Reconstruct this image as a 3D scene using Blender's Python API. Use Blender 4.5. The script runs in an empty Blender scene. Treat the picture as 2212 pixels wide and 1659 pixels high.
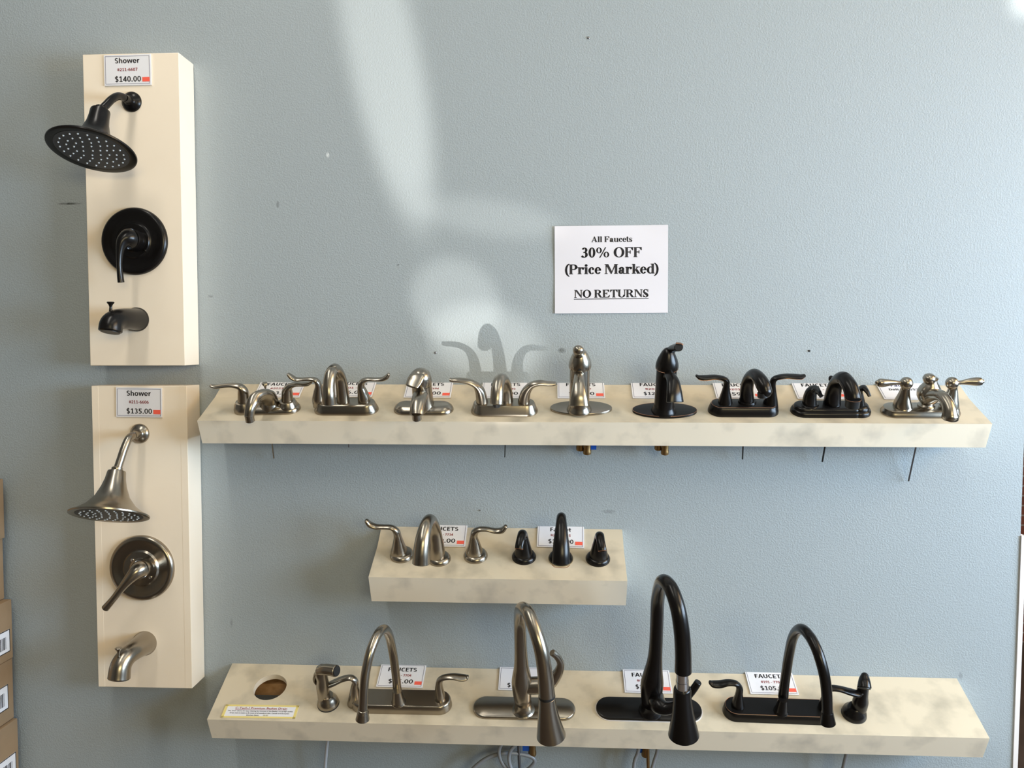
import bpy, bmesh, math, random
from mathutils import Vector, Matrix
C = bpy.context.scene.collection
SC = bpy.context.scene
random.seed(7)
W, H = 2212, 1659
ZC = 1.5                                   # camera height above the floor
# ---------------------------------------------------------------- camera
F_PX = 1789.85
CAM = Vector((0, -2.0755, ZC))
def cam_axes():
    p, y, r = math.radians(2.465), math.radians(2.8355), math.radians(-0.1523)
    f = Vector((-math.sin(y)*math.cos(p), math.cos(y)*math.cos(p), -math.sin(p)))
    rt = Vector((math.cos(y), math.sin(y), 0)); up = rt.cross(f)
    return rt*math.cos(r)+up*math.sin(r), -rt*math.sin(r)+up*math.cos(r), f
RT, UP, FW = cam_axes()
cd = bpy.data.cameras.new('camera'); cam = bpy.data.objects.new('camera', cd); C.objects.link(cam)
cd.sensor_width = 36; cd.lens = F_PX/W*36; cd.clip_start = .01
cam.matrix_world = Matrix(((RT.x, UP.x, -FW.x, CAM.x), (RT.y, UP.y, -FW.y, CAM.y), (RT.z, UP.z, -FW.z, CAM.z), (0, 0, 0, 1)))
SC.camera = cam
# ---------------------------------------------------------------- world, lights, exposure
SC.view_settings.view_transform = 'Standard'; SC.view_settings.look = 'None'
SC.view_settings.exposure = 0.09; SC.view_settings.gamma = 1; SC.view_settings.use_curve_mapping = False
wd = bpy.data.worlds.new('sky'); SC.world = wd; wd.use_nodes = True
wd.node_tree.nodes['Background'].inputs[0].default_value = (.72, .86, 1, 1)
wd.node_tree.nodes['Background'].inputs[1].default_value = .1
def area(name, loc, target, sx, sy, power, col):
    l = bpy.data.lights.new(name, 'AREA'); l.shape = 'RECTANGLE'; l.size = sx; l.size_y = sy; l.energy = power; l.color = col
    o = bpy.data.objects.new(name, l); C.objects.link(o); o.location = loc
    o.rotation_euler = (Vector(target)-Vector(loc)).to_track_quat('-Z', 'Y').to_euler()
    return o
area('fill_beyond', (2.5, 1.1, 2.2), (1.2, 1.9, .4), 1.0, 1.0, 22, (1, .97, .92))  # added fill lamp for the space past the wall end, no opening there
SKY = (.60, .79, 1.0); WARM = (1.0, .70, .36)
area('daylight_right_window', (2.82, -1.5, 1.5), (0, -1.5, 1.3), 2.3, 1.0, 196, SKY)
area('daylight_right_transom', (2.82, -1.5, 2.65), (0, -1.5, 1.9), 2.3, 1.0, 52, WARM)
area('daylight_front_window', (1.6, -5.95, 2.3), (.6, 0, 1.7), 2.0, 1.0, 76, (1, .85, .50))
area('ceiling_tube', (-1.0, -1.7, 3.3), (-1.0, -1.7, 0), .2, 2.4, 23, (1, .97, .88))
area('ceiling_tube', (.75, -1.7, 3.3), (.75, -1.7, 0), .2, 2.4, 7, (1, .95, .75))
def spot(name, loc, target, deg, blend, power, sx=1, sy=1, roll=0, col=(1, .97, .9), radius=.012):
    l = bpy.data.lights.new(name, 'SPOT'); l.spot_size = math.radians(deg); l.spot_blend = blend; l.energy = power; l.color = col; l.shadow_soft_size = radius
    o = bpy.data.objects.new(name, l); C.objects.link(o); o.location = loc
    o.rotation_mode = 'QUATERNION'
    o.rotation_quaternion = (Vector(target)-Vector(loc)).to_track_quat('-Z', 'Y') @ Matrix.Rotation(roll, 3, 'Z').to_quaternion()
    o.scale = (sx, sy, 1)
    return o
# ---------------------------------------------------------------- picture ray helpers
def ray(px, py):
    return ((px-W/2)/F_PX*RT - (py-H/2)/F_PX*UP + FW).normalized()
def hit(px, py, p0, n):
    d = ray(px, py); t = (p0-CAM).dot(n)/d.dot(n)
    return CAM + d*t
def wallpt(px, py, y=0.0):
    return hit(px, py, Vector((0, y, 0)), Vector((0, 1, 0)))
# sunlight bounced up off something shiny on the floor, thrown on the wall
BOUNCE = Vector((.33, -2.4, .09))
def glint(px_, py_, hw, hh, blend, power, roll=0.0, radius=.012):
    p = wallpt(px_, py_); d = (p-BOUNCE).length; c = math.hypot(p.y-BOUNCE.y, p.x-BOUNCE.x)/d
    ay = hh/PXM*c/d; ax = hw/PXM/d
    spot('sun_glint', BOUNCE, p, math.degrees(2*math.atan(ay)), blend, power, math.tan(ax)/math.tan(ay), 1, math.radians(roll), radius=radius)
PXM = 862.0
glint(985, 655, 115, 115, .7, 165)
glint(1050, 740, 150, 105, .8, 190)
glint(835, 150, 95, 430, .75, 380, 15, .03)
glint(1060, 470, 190, 50, .8, 120, 0, .02)
glint(2232, -14, 55, 55, .8, 900, 0, .02)  # extra spot added to brighten the upper right corner of the wall
# ---------------------------------------------------------------- materials
def mat(name, col, rough=.5, metal=0.0, spec=.5, noise=None, bump=None, coat=0.0):
    m = bpy.data.materials.new(name); m.use_nodes = True
    nt = m.node_tree; b = nt.nodes['Principled BSDF']
    b.inputs['Base Color'].default_value = (*col, 1); b.inputs['Roughness'].default_value = rough
    b.inputs['Metallic'].default_value = metal; b.inputs['Specular IOR Level'].default_value = spec
    b.inputs['Coat Weight'].default_value = coat
    tc = nt.nodes.new('ShaderNodeTexCoord')
    if noise:
        col2, scale, lo, hi, detail = noise
        n = nt.nodes.new('ShaderNodeTexNoise'); n.inputs['Scale'].default_value = scale; n.inputs['Detail'].default_value = detail
        nt.links.new(tc.outputs['Object'], n.inputs['Vector'])
        r = nt.nodes.new('ShaderNodeValToRGB'); e = r.color_ramp.elements
        e[0].position = lo; e[0].color = (*col, 1); e[1].position = hi; e[1].color = (*col2, 1)
        nt.links.new(n.outputs['Fac'], r.inputs['Fac']); nt.links.new(r.outputs['Color'], b.inputs['Base Color'])
    if bump:
        scale, strength, dist, detail = bump
        n = nt.nodes.new('ShaderNodeTexNoise'); n.inputs['Scale'].default_value = scale; n.inputs['Detail'].default_value = detail
        nt.links.new(tc.outputs['Object'], n.inputs['Vector'])
        bp = nt.nodes.new('ShaderNodeBump'); bp.inputs['Strength'].default_value = strength; bp.inputs['Distance'].default_value = dist
        nt.links.new(n.outputs['Fac'], bp.inputs['Height']); nt.links.new(bp.outputs['Normal'], b.inputs['Normal'])
    return m
NICKEL = mat('brushed_nickel', (.355, .315, .26), .26, 1.0)
BRONZE = mat('oil_rubbed_bronze', (.011, .0095, .009), .26, .45, .5)
COPPER = mat('worn_copper_edge', (.40, .22, .145), .35, 1)
CHROME = mat('chrome', (.75, .75, .76), .12, 1)
BRASS = mat('brass', (.34, .21, .09), .4, 1)
SHIM = mat('pale_brass', (.55, .44, .27), .45, .8)
RUBBER = mat('black_plastic', (.012, .012, .012), .45)
FACE = mat('grey_spray_plate', (.055, .055, .057), .5)
NUB = mat('pale_rubber', (.62, .62, .6), .5)
CREAM = mat('cream_laminate', (.94, .805, .64), .38, noise=((.92, .785, .62), 9, .45, .75, 3))
STAINED = mat('smudged_cream_laminate', (.94, .825, .66), .38, noise=((.66, .585, .475), 11, .53, .76, 4))
GRIMY_DIM = mat('grimy_dimmed_cream_laminate', (.65, .552, .405), .4, noise=((.45, .385, .285), 15, .46, .74, 5))  # grime, plus a base darkened to balance lit tops against the fronts
PAPER = mat('white_paper', (.73, .695, .73), .6)
PAPER2 = mat('card_stock', (.82, .80, .82), .45)
INK = mat('black_ink', (.012, .01, .014), .6)
RED = mat('dark_red_ink', (.30, .03, .04), .6)
BLUEINK = mat('border_ink', (.05, .045, .12), .6)
STICKER = mat('orange_red_sticker', (.95, .13, .08), .5)
YELLOW = mat('pale_yellow_border', (.80, .64, .22), .6)
OLIVE = mat('olive_ink', (.30, .27, .06), .6)
CARD = mat('cardboard', (.31, .205, .115), .8, noise=((.27, .18, .10), 14, .4, .7, 3))
CARDEDGE = mat('packing_tape', (.34, .24, .14), .35)
CHIP = mat('raw_particle_board', (.36, .20, .085), .8, noise=((.25, .13, .05), 60, .4, .7, 4))
HOSE = mat('grey_braided_hose', (.30, .31, .33), .4, .2)
TUBEWHITE = mat('clear_grey_tube', (.46, .48, .52), .3)
BLUETAG = mat('blue_plastic_clip', (.01, .10, .55), .4)
STEEL = mat('grey_steel', (.22, .22, .23), .35, 1)
WHITEP = mat('white_painted_trim', (.78, .72, .69), .5)
CEIL = mat('ceiling_tile', (.5, .49, .47), .9)
OTHER = mat('store_wall_paint', (.16, .15, .135), .8)
FLOORM = mat('brown_floor', (.09, .062, .045), .45, noise=((.06, .042, .03), 5, .4, .7, 4))
def wall_material():
    m = mat('textured_blue_grey_paint', (.342, .379, .396), .55, bump=None)
    nt = m.node_tree; b = nt.nodes['Principled BSDF']; b.inputs['Specular IOR Level'].default_value = .4
    tc = nt.nodes.new('ShaderNodeTexCoord')
    n1 = nt.nodes.new('ShaderNodeTexNoise'); n1.inputs['Scale'].default_value = 240; n1.inputs['Detail'].default_value = 3; n1.inputs['Distortion'].default_value = .6
    nt.links.new(tc.outputs['Object'], n1.inputs['Vector'])
    r = nt.nodes.new('ShaderNodeValToRGB'); r.color_ramp.elements[0].position = .42; r.color_ramp.elements[1].position = .62
    nt.links.new(n1.outputs['Fac'], r.inputs['Fac'])
    bp = nt.nodes.new('ShaderNodeBump'); bp.inputs['Strength'].default_value = .32; bp.inputs['Distance'].default_value = .0014
    nt.links.new(r.outputs['Color'], bp.inputs['Height']); nt.links.new(bp.outputs['Normal'], b.inputs['Normal'])
    # scuffs with a shape of their own: (x, z, half width, half height, depth)
    last = None
    def rgb(c):
        q = nt.nodes.new('ShaderNodeRGB'); q.outputs[0].default_value = (*c, 1); return q.outputs[0]
    cur = rgb((.342, .379, .396))
    sep = nt.nodes.new('ShaderNodeSeparateXYZ'); nt.links.new(tc.outputs['Object'], sep.inputs[0])
    n2 = nt.nodes.new('ShaderNodeTexNoise'); n2.inputs['Scale'].default_value = 90; nt.links.new(tc.outputs['Object'], n2.inputs['Vector'])
    def math_(op, a, bb):
        q = nt.nodes.new('ShaderNodeMath'); q.operation = op
        for i, v in enumerate((a, bb)):
            if isinstance(v, (int, float)): q.inputs[i].default_value = v
            else: nt.links.new(v, q.inputs[i])
        return q.outputs[0]
    for px, py, hw, hh, k in ((150, 440, .036, .0035, .75), (600, 442, .005, .010, .5), (1214, 757, .012, .008, .6), (708, 335, .005, .008, -.6),
                              (1315, 1105, .020, .006, .35), (455, 640, .008, .004, .5), (500, 1345, .004, .014, .3), (2075, 1460, .006, .012, .3), (860, 572, .004, .003, .6)):
        p = wallpt(px, py)
        dx = math_('DIVIDE', math_('SUBTRACT', sep.outputs['X'], p.x), hw); dz = math_('DIVIDE', math_('SUBTRACT', sep.outputs['Z'], p.z), hh)
        d = math_('ADD', math_('MULTIPLY', dx, dx), math_('MULTIPLY', dz, dz))
        q = nt.nodes.new('ShaderNodeMapRange'); nt.links.new(d, q.inputs[0]); q.inputs[1].default_value = 1; q.inputs[2].default_value = 0; q.inputs[3].default_value = 0; q.inputs[4].default_value = abs(k)*1.9
        f = math_('MULTIPLY', q.outputs[0], n2.outputs['Fac'])
        mx = nt.nodes.new('ShaderNodeMix'); mx.data_type = 'RGBA'
        nt.links.new(f, mx.inputs[0]); nt.links.new(cur, mx.inputs[6]); mx.inputs[7].default_value = (.05, .055, .05, 1) if k > 0 else (.85, .87, .86, 1)
        cur = mx.outputs[2]
    nt.links.new(cur, b.inputs['Base Color'])
    return m
WALL = wall_material()
def brick_material():
    m = mat('dark_red_brick', (.2, .06, .04), .8)
    nt = m.node_tree; b = nt.nodes['Principled BSDF']; tc = nt.nodes.new('ShaderNodeTexCoord'); mp = nt.nodes.new('ShaderNodeMapping'); mp.inputs['Rotation'].default_value = (math.pi/2, 0, 0)
    br = nt.nodes.new('ShaderNodeTexBrick'); br.inputs['Color1'].default_value = (.22, .07, .045, 1); br.inputs['Color2'].default_value = (.13, .04, .03, 1); br.inputs['Mortar'].default_value = (.3, .27, .24, 1); br.inputs['Scale'].default_value = 5
    nt.links.new(tc.outputs['Object'], mp.inputs['Vector']); nt.links.new(mp.outputs[0], br.inputs['Vector']); nt.links.new(br.outputs['Color'], b.inputs['Base Color'])
    return m
BRICK = brick_material()
# ---------------------------------------------------------------- mesh building
def catmull(P, n):
    out = []
    for i in range(len(P)-1):
        p0 = P[i-1] if i else [2*a-b for a, b in zip(P[0], P[1])]
        p1, p2 = P[i], P[i+1]
        p3 = P[i+2] if i+2 < len(P) else [2*a-b for a, b in zip(P[-1], P[-2])]
        for k in range(n):
            t = k/n
            out.append([.5*((2*b)+(-a+c)*t+(2*a-5*b+4*c-d)*t*t+(-a+3*b-3*c+d)*t**3) for a, b, c, d in zip(p0, p1, p2, p3)])
    out.append(list(P[-1]))
    return out
class MB:
    def __init__(s): s.bm = bmesh.new(); s.mi = 0
    def face(s, vs):
        try:
            f = s.bm.faces.new(vs); f.material_index = s.mi; f.smooth = True
        except ValueError: pass
    def rings(s, R, cap0=True, cap1=True):
        V = [[s.bm.verts.new(p) for p in r] for r in R]
        n = len(V[0])
        for a, b in zip(V, V[1:]):
            for i in range(n): s.face((a[i], a[(i+1) % n], b[(i+1) % n], b[i]))
        if cap0: s.face(V[0][::-1])
        if cap1: s.face(V[-1])
        return s
    def lathe(s, prof, M=None, seg=40, cap0=True, cap1=True):
        M = M or Matrix()
        R = [[M @ Vector((max(r, 1e-5)*math.cos(2*math.pi*k/seg), max(r, 1e-5)*math.sin(2*math.pi*k/seg), z)) for k in range(seg)] for r, z in prof]
        return s.rings(R, cap0, cap1)
    def tube(s, pts, up=Vector((0, 1, 0)), seg=20, n=6, c0='f', c1='f', raw=False):
        # pts: (Vector, ra, rb) with ra measured along up, rb across it
        P = [[*p[0], p[1], p[2]] for p in pts]
        Q = P if raw or len(P) < 3 else catmull(P, n)
        pos = [Vector(q[:3]) for q in Q]; R = []
        prev = None; frames = []
        for i, p in enumerate(pos):
            t = (pos[min(i+1, len(pos)-1)]-pos[max(i-1, 0)]).normalized()
            a = up - t*up.dot(t)
            if a.length < .15 and prev: a = prev - t*prev.dot(t)
            a.normalize(); prev = a; frames.append((t, a, t.cross(a)))
        def ring(i, k=1.0, off=0.0):
            t, a, b = frames[i]; ra, rb = max(Q[i][3], 1e-5)*k, max(Q[i][4], 1e-5)*k
            return [pos[i]+t*off+a*(ra*math.cos(2*math.pi*j/seg))+b*(rb*math.sin(2*math.pi*j/seg)) for j in range(seg)]
        def cap(i, sgn, kind):
            m = min(Q[i][3], Q[i][4])
            if kind == 'r': return [ring(i, math.cos(g), sgn*m*math.sin(g)) for g in (.35, .7, 1.05, 1.35, 1.52)]
            return [ring(i, .9, sgn*m*.1)]
        R = cap(0, -1, c0)[::-1] + [ring(i) for i in range(len(pos))] + cap(len(pos)-1, 1, c1)
        return s.rings(R)
    def loft_outline(s, outline, levels, M=None):
        # outline(inset) -> [(x, y)], levels [(inset, z)]
        M = M or Matrix()
        return s.rings([[M @ Vector((x, y, z)) for x, y in outline(i)] for i, z in levels])
    def box(s, x0, x1, y0, y1, z0, z1, M=None, bev=0):
        M = M or Matrix()
        v = [s.bm.verts.new(M @ Vector(p)) for p in ((x0, y0, z0), (x1, y0, z0), (x1, y1, z0), (x0, y1, z0), (x0, y0, z1), (x1, y0, z1), (x1, y1, z1), (x0, y1, z1))]
        fs = []
        for q in ((3, 2, 1, 0), (4, 5, 6, 7), (0, 1, 5, 4), (1, 2, 6, 5), (2, 3, 7, 6), (3, 0, 4, 7)):
            f = s.bm.faces.new([v[k] for k in q]); f.material_index = s.mi; fs.append(f)
        if bev:
            es = {e for f in fs for e in f.edges}
            r = bmesh.ops.bevel(s.bm, geom=list(es), offset=bev, segments=2, affect='EDGES', profile=.5)
            for f in r['faces']: f.material_index = s.mi
        return s
    def prism(s, poly, d0, d1, put):
        # poly of (u, v), put(u, v, d) -> Vector
        a = [s.bm.verts.new(put(u, v, d0)) for u, v in poly]; b = [s.bm.verts.new(put(u, v, d1)) for u, v in poly]
        n = len(poly)
        for i in range(n):
            f = s.bm.faces.new((a[i], a[(i+1) % n], b[(i+1) % n], b[i])); f.material_index = s.mi
        for q in (a[::-1], b):
            f = s.bm.faces.new(q); f.material_index = s.mi
        return s
    def build(s, name, mats, parent=None, M=None, sharp=40):
        bmesh.ops.recalc_face_normals(s.bm, faces=s.bm.faces[:])
        me = bpy.data.meshes.new(name); s.bm.to_mesh(me); s.bm.free()
        for m in (mats if isinstance(mats, (list, tuple)) else [mats]): me.materials.append(m)
        for p in me.polygons: p.use_smooth = True
        me.set_sharp_from_angle(angle=math.radians(sharp))
        o = bpy.data.objects.new(name, me); C.objects.link(o)
        if parent: o.parent = parent
        if M is not None: o.matrix_world = M
        return o
def thing(name, label, cat, M, group=None):
    o = bpy.data.objects.new(name, None); C.objects.link(o); o.empty_display_size = .03
    o.matrix_world = M; tag(o, label, cat, group); return o
def tag(o, label, cat, group=None):
    o['label'] = label; o['category'] = cat
    if group: o['group'] = group
    return o
def struct(o):
    o['kind'] = 'structure'; return o
def frame(o, ex, ey, ez):
    return Matrix(((ex.x, ey.x, ez.x, o.x), (ex.y, ey.y, ez.y, o.y), (ex.z, ey.z, ez.z, o.z), (0, 0, 0, 1)))
def axis_to(p, d):
    q = Vector(d).to_track_quat('Z', 'Y').to_matrix().to_4x4(); q.translation = Vector(p); return q
def stadium(hw, hd, n=14):
    def f(i):
        r = hd-i; c = hw-hd; o = []
        for k in range(n+1): a = -math.pi/2+math.pi*k/n; o.append((c+r*math.cos(a), r*math.sin(a)))
        for k in range(n+1): a = math.pi/2+math.pi*k/n; o.append((-c+r*math.cos(a), r*math.sin(a)))
        return o
    return f
def ellipse(hw, hd, n=56, p=1.0):
    def f(i):
        o = []
        for k in range(n):
            a = 2*math.pi*k/n; c, s_ = math.cos(a), math.sin(a)
            o.append(((hw-i)*math.copysign(abs(c)**p, c), (hd-i)*math.copysign(abs(s_)**p, s_)))
        return o
    return f
MM = .001
# ---------------------------------------------------------------- lettering
_fc = {}
def text_polys(body, bold=0.0):
    k = (body, bold)
    if k in _fc: return _fc[k]
    cu = bpy.data.curves.new('lettering', 'FONT'); cu.body = body; cu.size = 1; cu.resolution_u = 3; cu.offset = bold; cu.fill_mode = 'FRONT'
    o = bpy.data.objects.new('lettering', cu); C.objects.link(o)
    dg = bpy.context.evaluated_depsgraph_get(); me = bpy.data.meshes.new_from_object(o.evaluated_get(dg))
    vs = [(v.co.x, v.co.y) for v in me.vertices]; fs = [list(p.vertices) for p in me.polygons]
    bpy.data.objects.remove(o); bpy.data.curves.remove(cu); bpy.data.meshes.remove(me)
    _fc[k] = (vs, fs); return _fc[k]
def lettering(body, cx, cy, width, capscale, z, m, parent, bold=0.0, name='lettering', shear=0):
    vs, fs = text_polys(body, bold)
    x0 = min(v[0] for v in vs); x1 = max(v[0] for v in vs)
    s = width/(x1-x0); sy = capscale/.73
    bm = bmesh.new(); V = [bm.verts.new(((x-(x0+x1)/2)*s+cx, (y-.365)*sy+cy, z)) for x, y in vs]
    for f in fs:
        try: bm.faces.new([V[i] for i in f])
        except ValueError: pass
    b = MB(); b.bm.free(); b.bm = bm
    return b.build(name, m, parent)
# serif capitals and small letters for the big sign: every glyph is a set of polygons, cap height 1
def arc(cx, cy, ro, so, ri, si, a0, a1, n=18, dx=0):
    o = []
    for k in range(n+1):
        a = math.radians(a0+(a1-a0)*k/n); o.append((cx+ro*math.cos(a), cy+so*math.sin(a)))
    for k in range(n, -1, -1):
        a = math.radians(a0+(a1-a0)*k/n); o.append((cx+dx+ri*math.cos(a), cy+si*math.sin(a)))
    return o
def rc(x0, y0, x1, y1): return [(x0, y0), (x1, y0), (x1, y1), (x0, y1)]
def st(x, y0=0, y1=1, w=.21, lo=.08, hi=.08, hl=None):
    o = [rc(x, y0, x+w, y1)]
    if lo: o.append(rc(x-lo, y0, x+w+lo, y0+.045))
    if hi: o.append(rc(x-(hi if hl is None else hl), y1-.045, x+w+(hi if hl is None else 0), y1))
    return o
def bow(cx, cy, rx, ry, t=.2, h=.05): return [arc(cx, cy, rx, ry, rx-t, ry-h, 0, 180), arc(cx, cy, rx, ry, rx-t, ry-h, 180, 360)]
def glyph(c):
    X = .70
    if c == ' ': return [], .37
    if c == 'A': return [[(.08, 0), (.15, 0), (.50, .86), (.50, 1)], [(.50, 1), (.50, .72), (.74, 0), (.98, 0), (.58, 1)], rc(.24, .28, .72, .345), rc(.0, 0, .30, .045), rc(.64, 0, 1.06, .045)], 1.07
    if c == 'F': return st(.1)+[rc(.1, .945, .84, 1), [(.84, 1), (.84, .70), (.80, .70), (.62, .945)], rc(.3, .49, .58, .55), rc(.56, .36, .60, .68)], .9
    if c == 'E': return st(.1)+[rc(.1, .945, .84, 1), [(.84, 1), (.84, .72), (.80, .72), (.62, .945)], rc(.3, .49, .58, .55), rc(.56, .36, .60, .68), rc(.1, 0, .86, .055), [(.86, 0), (.93, .30), (.89, .30), (.68, .055)]], .97
    if c == 'l': return st(.1, hi=.08, hl=.08), .41
    if c == 'i': return st(.1, 0, X, hl=.08)+[arc(.2, .89, .125, .125, 0, 0, 0, 360)], .41
    if c == 'a': return [rc(.39, .06, .57, .52), arc(.34, .48, .24, .22, .06, .17, 0, 180), arc(.16, .53, .09, .10, 0, 0, 0, 360), arc(.26, .20, .22, .21, .05, .15, 0, 180, dx=.02), arc(.26, .20, .22, .21, .05, .15, 180, 360, dx=.02), arc(.64, .12, .25, .13, .19, .07, 180, 290)], .74
    if c == 'u': return [rc(.08, .2, .27, X), rc(.0, X-.045, .27, X), arc(.29, .20, .21, .21, .02, .14, 180, 290), [(.36, .0), (.55, .12), (.55, .19), (.36, .06)], rc(.53, 0, .73, X), rc(.45, X-.045, .73, X), rc(.53, 0, .81, .045)], .82
    if c == 'c': return [arc(.36, .35, .32, .36, .12, .31, 62, 318), arc(.50, .53, .10, .11, 0, 0, 0, 360)], .66
    if c == 'e': return [arc(.34, .35, .31, .36, .12, .31, 0, 180), arc(.34, .35, .31, .36, .12, .30, 180, 325), rc(.2, .36, .64, .41)], .66
    if c == 't': return [rc(.11, .14, .30, .92), rc(.0, X-.05, .46, X), [(0, X-.05), (.30, .92), (.2, .92)], arc(.32, .15, .21, .16, .02, .10, 180, 320)], .49
    if c == 's': return [arc(.27, .52, .24, .19, .11, .14, 40, 200), [(.03, .50), (.06, .36), (.42, .12), (.52, .24), (.46, .36), (.12, .52)], arc(.28, .19, .24, .20, .10, .15, 200, 380), rc(.47, .5, .50, .68), rc(.03, .02, .06, .22)], .575
    if c == '3': return [arc(.34, .76, .28, .25, .08, .20, -70, 160), arc(.32, .29, .34, .30, .12, .25, -130, 75), arc(.13, .10, .11, .10, 0, 0, 0, 360), rc(.24, .49, .42, .56)], .74
    if c == '0': return bow(.37, .5, .33, .51, .2, .05), .74
    if c == '%': return bow(.36, .72, .27, .28, .13, .04)+bow(1.12, .28, .27, .28, .13, .04)+[[(.40, -.03), (.48, -.03), (1.08, 1.02), (1.0, 1.02)]], 1.48
    if c == 'O': return bow(.57, .5, .53, .52, .23, .05), 1.15
    if c == '(': return [arc(.62, .42, .52, .70, .34, .66, 105, 255)], .49
    if c == ')': return [arc(-.13, .42, .52, .70, .34, .66, -75, 75)], .49
    if c == 'P': return st(.1)+[arc(.48, .73, .38, .27, .16, .22, -90, 90), rc(.25, .945, .48, 1), rc(.25, .46, .48, .51)], .9
    if c == 'R': return st(.1)+[arc(.48, .745, .37, .255, .15, .205, -90, 90), rc(.25, .945, .48, 1), rc(.25, .49, .50, .54), [(.42, .51), (.64, .51), (1.0, 0), (.74, 0)], rc(.74, 0, 1.09, .045)], 1.07
    if c == 'r': return st(.08, 0, X, hl=.08)+[arc(.42, .42, .2, .28, .12, .2, 60, 180), arc(.54, .58, .11, .12, 0, 0, 0, 360)], .66
    if c == 'M': return [rc(.12, 0, .18, 1), rc(.02, 0, .30, .045), rc(.02, .955, .30, 1), [(.12, 1), (.36, 1), (.74, .22), (.64, 0)], [(.64, 0), (.74, .22), (1.06, 1), (1.1, 1), (1.1, .92), (.70, 0)]]+st(1.06), 1.4
    if c == 'k': return st(.08, hl=.08)+[[(.27, .30), (.27, .24), (.62, X), (.54, X)], rc(.44, X-.045, .78, X), [(.36, .36), (.52, .46), (.82, 0), (.58, 0)], rc(.50, 0, .86, .045)], .82
    if c == 'd': return [rc(.53, 0, .73, 1), rc(.44, .955, .73, 1), rc(.53, 0, .81, .045), arc(.38, .35, .33, .36, .13, .31, 60, 300)], .82
    if c == 'N': return [rc(.12, 0, .18, 1), rc(.02, 0, .30, .045), rc(.02, .955, .30, 1), [(.10, 1), (.34, 1), (.94, .16), (.94, 0), (.88, 0)], rc(.88, 0, .94, 1), rc(.78, .955, 1.05, 1)], 1.07
    if c == 'T': return st(.39, hi=0)+[rc(.04, .945, .95, 1), [(.04, 1), (.04, .70), (.08, .70), (.24, .945)], [(.95, 1), (.95, .70), (.91, .70), (.75, .945)]], .99
    if c == 'U': return [rc(.1, .3, .31, 1), rc(.02, .955, .39, 1), arc(.52, .31, .42, .33, .21, .27, 180, 360), rc(.88, .3, .94, 1), rc(.78, .955, 1.04, 1)], 1.07
    if c == 'S': return [arc(.40, .75, .32, .27, .15, .22, 35, 205), [(.09, .74), (.12, .54), (.50, .20), (.72, .30), (.66, .46), (.22, .74)], arc(.40, .26, .33, .28, .14, .23, 200, 380), rc(.66, .68, .70, 1.0), rc(.08, 0, .12, .34)], .82
    return [rc(.05, 0, .5, .7)], .6
def sans(c):
    if c in SANS: return SANS[c]
    return [rc(.05, 0, .5, .7)], .6
_S = [arc(.37, .73, .32, .28, .12, .13, 30, 270), arc(.37, .28, .33, .29, .13, .14, -152, 90)]
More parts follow.
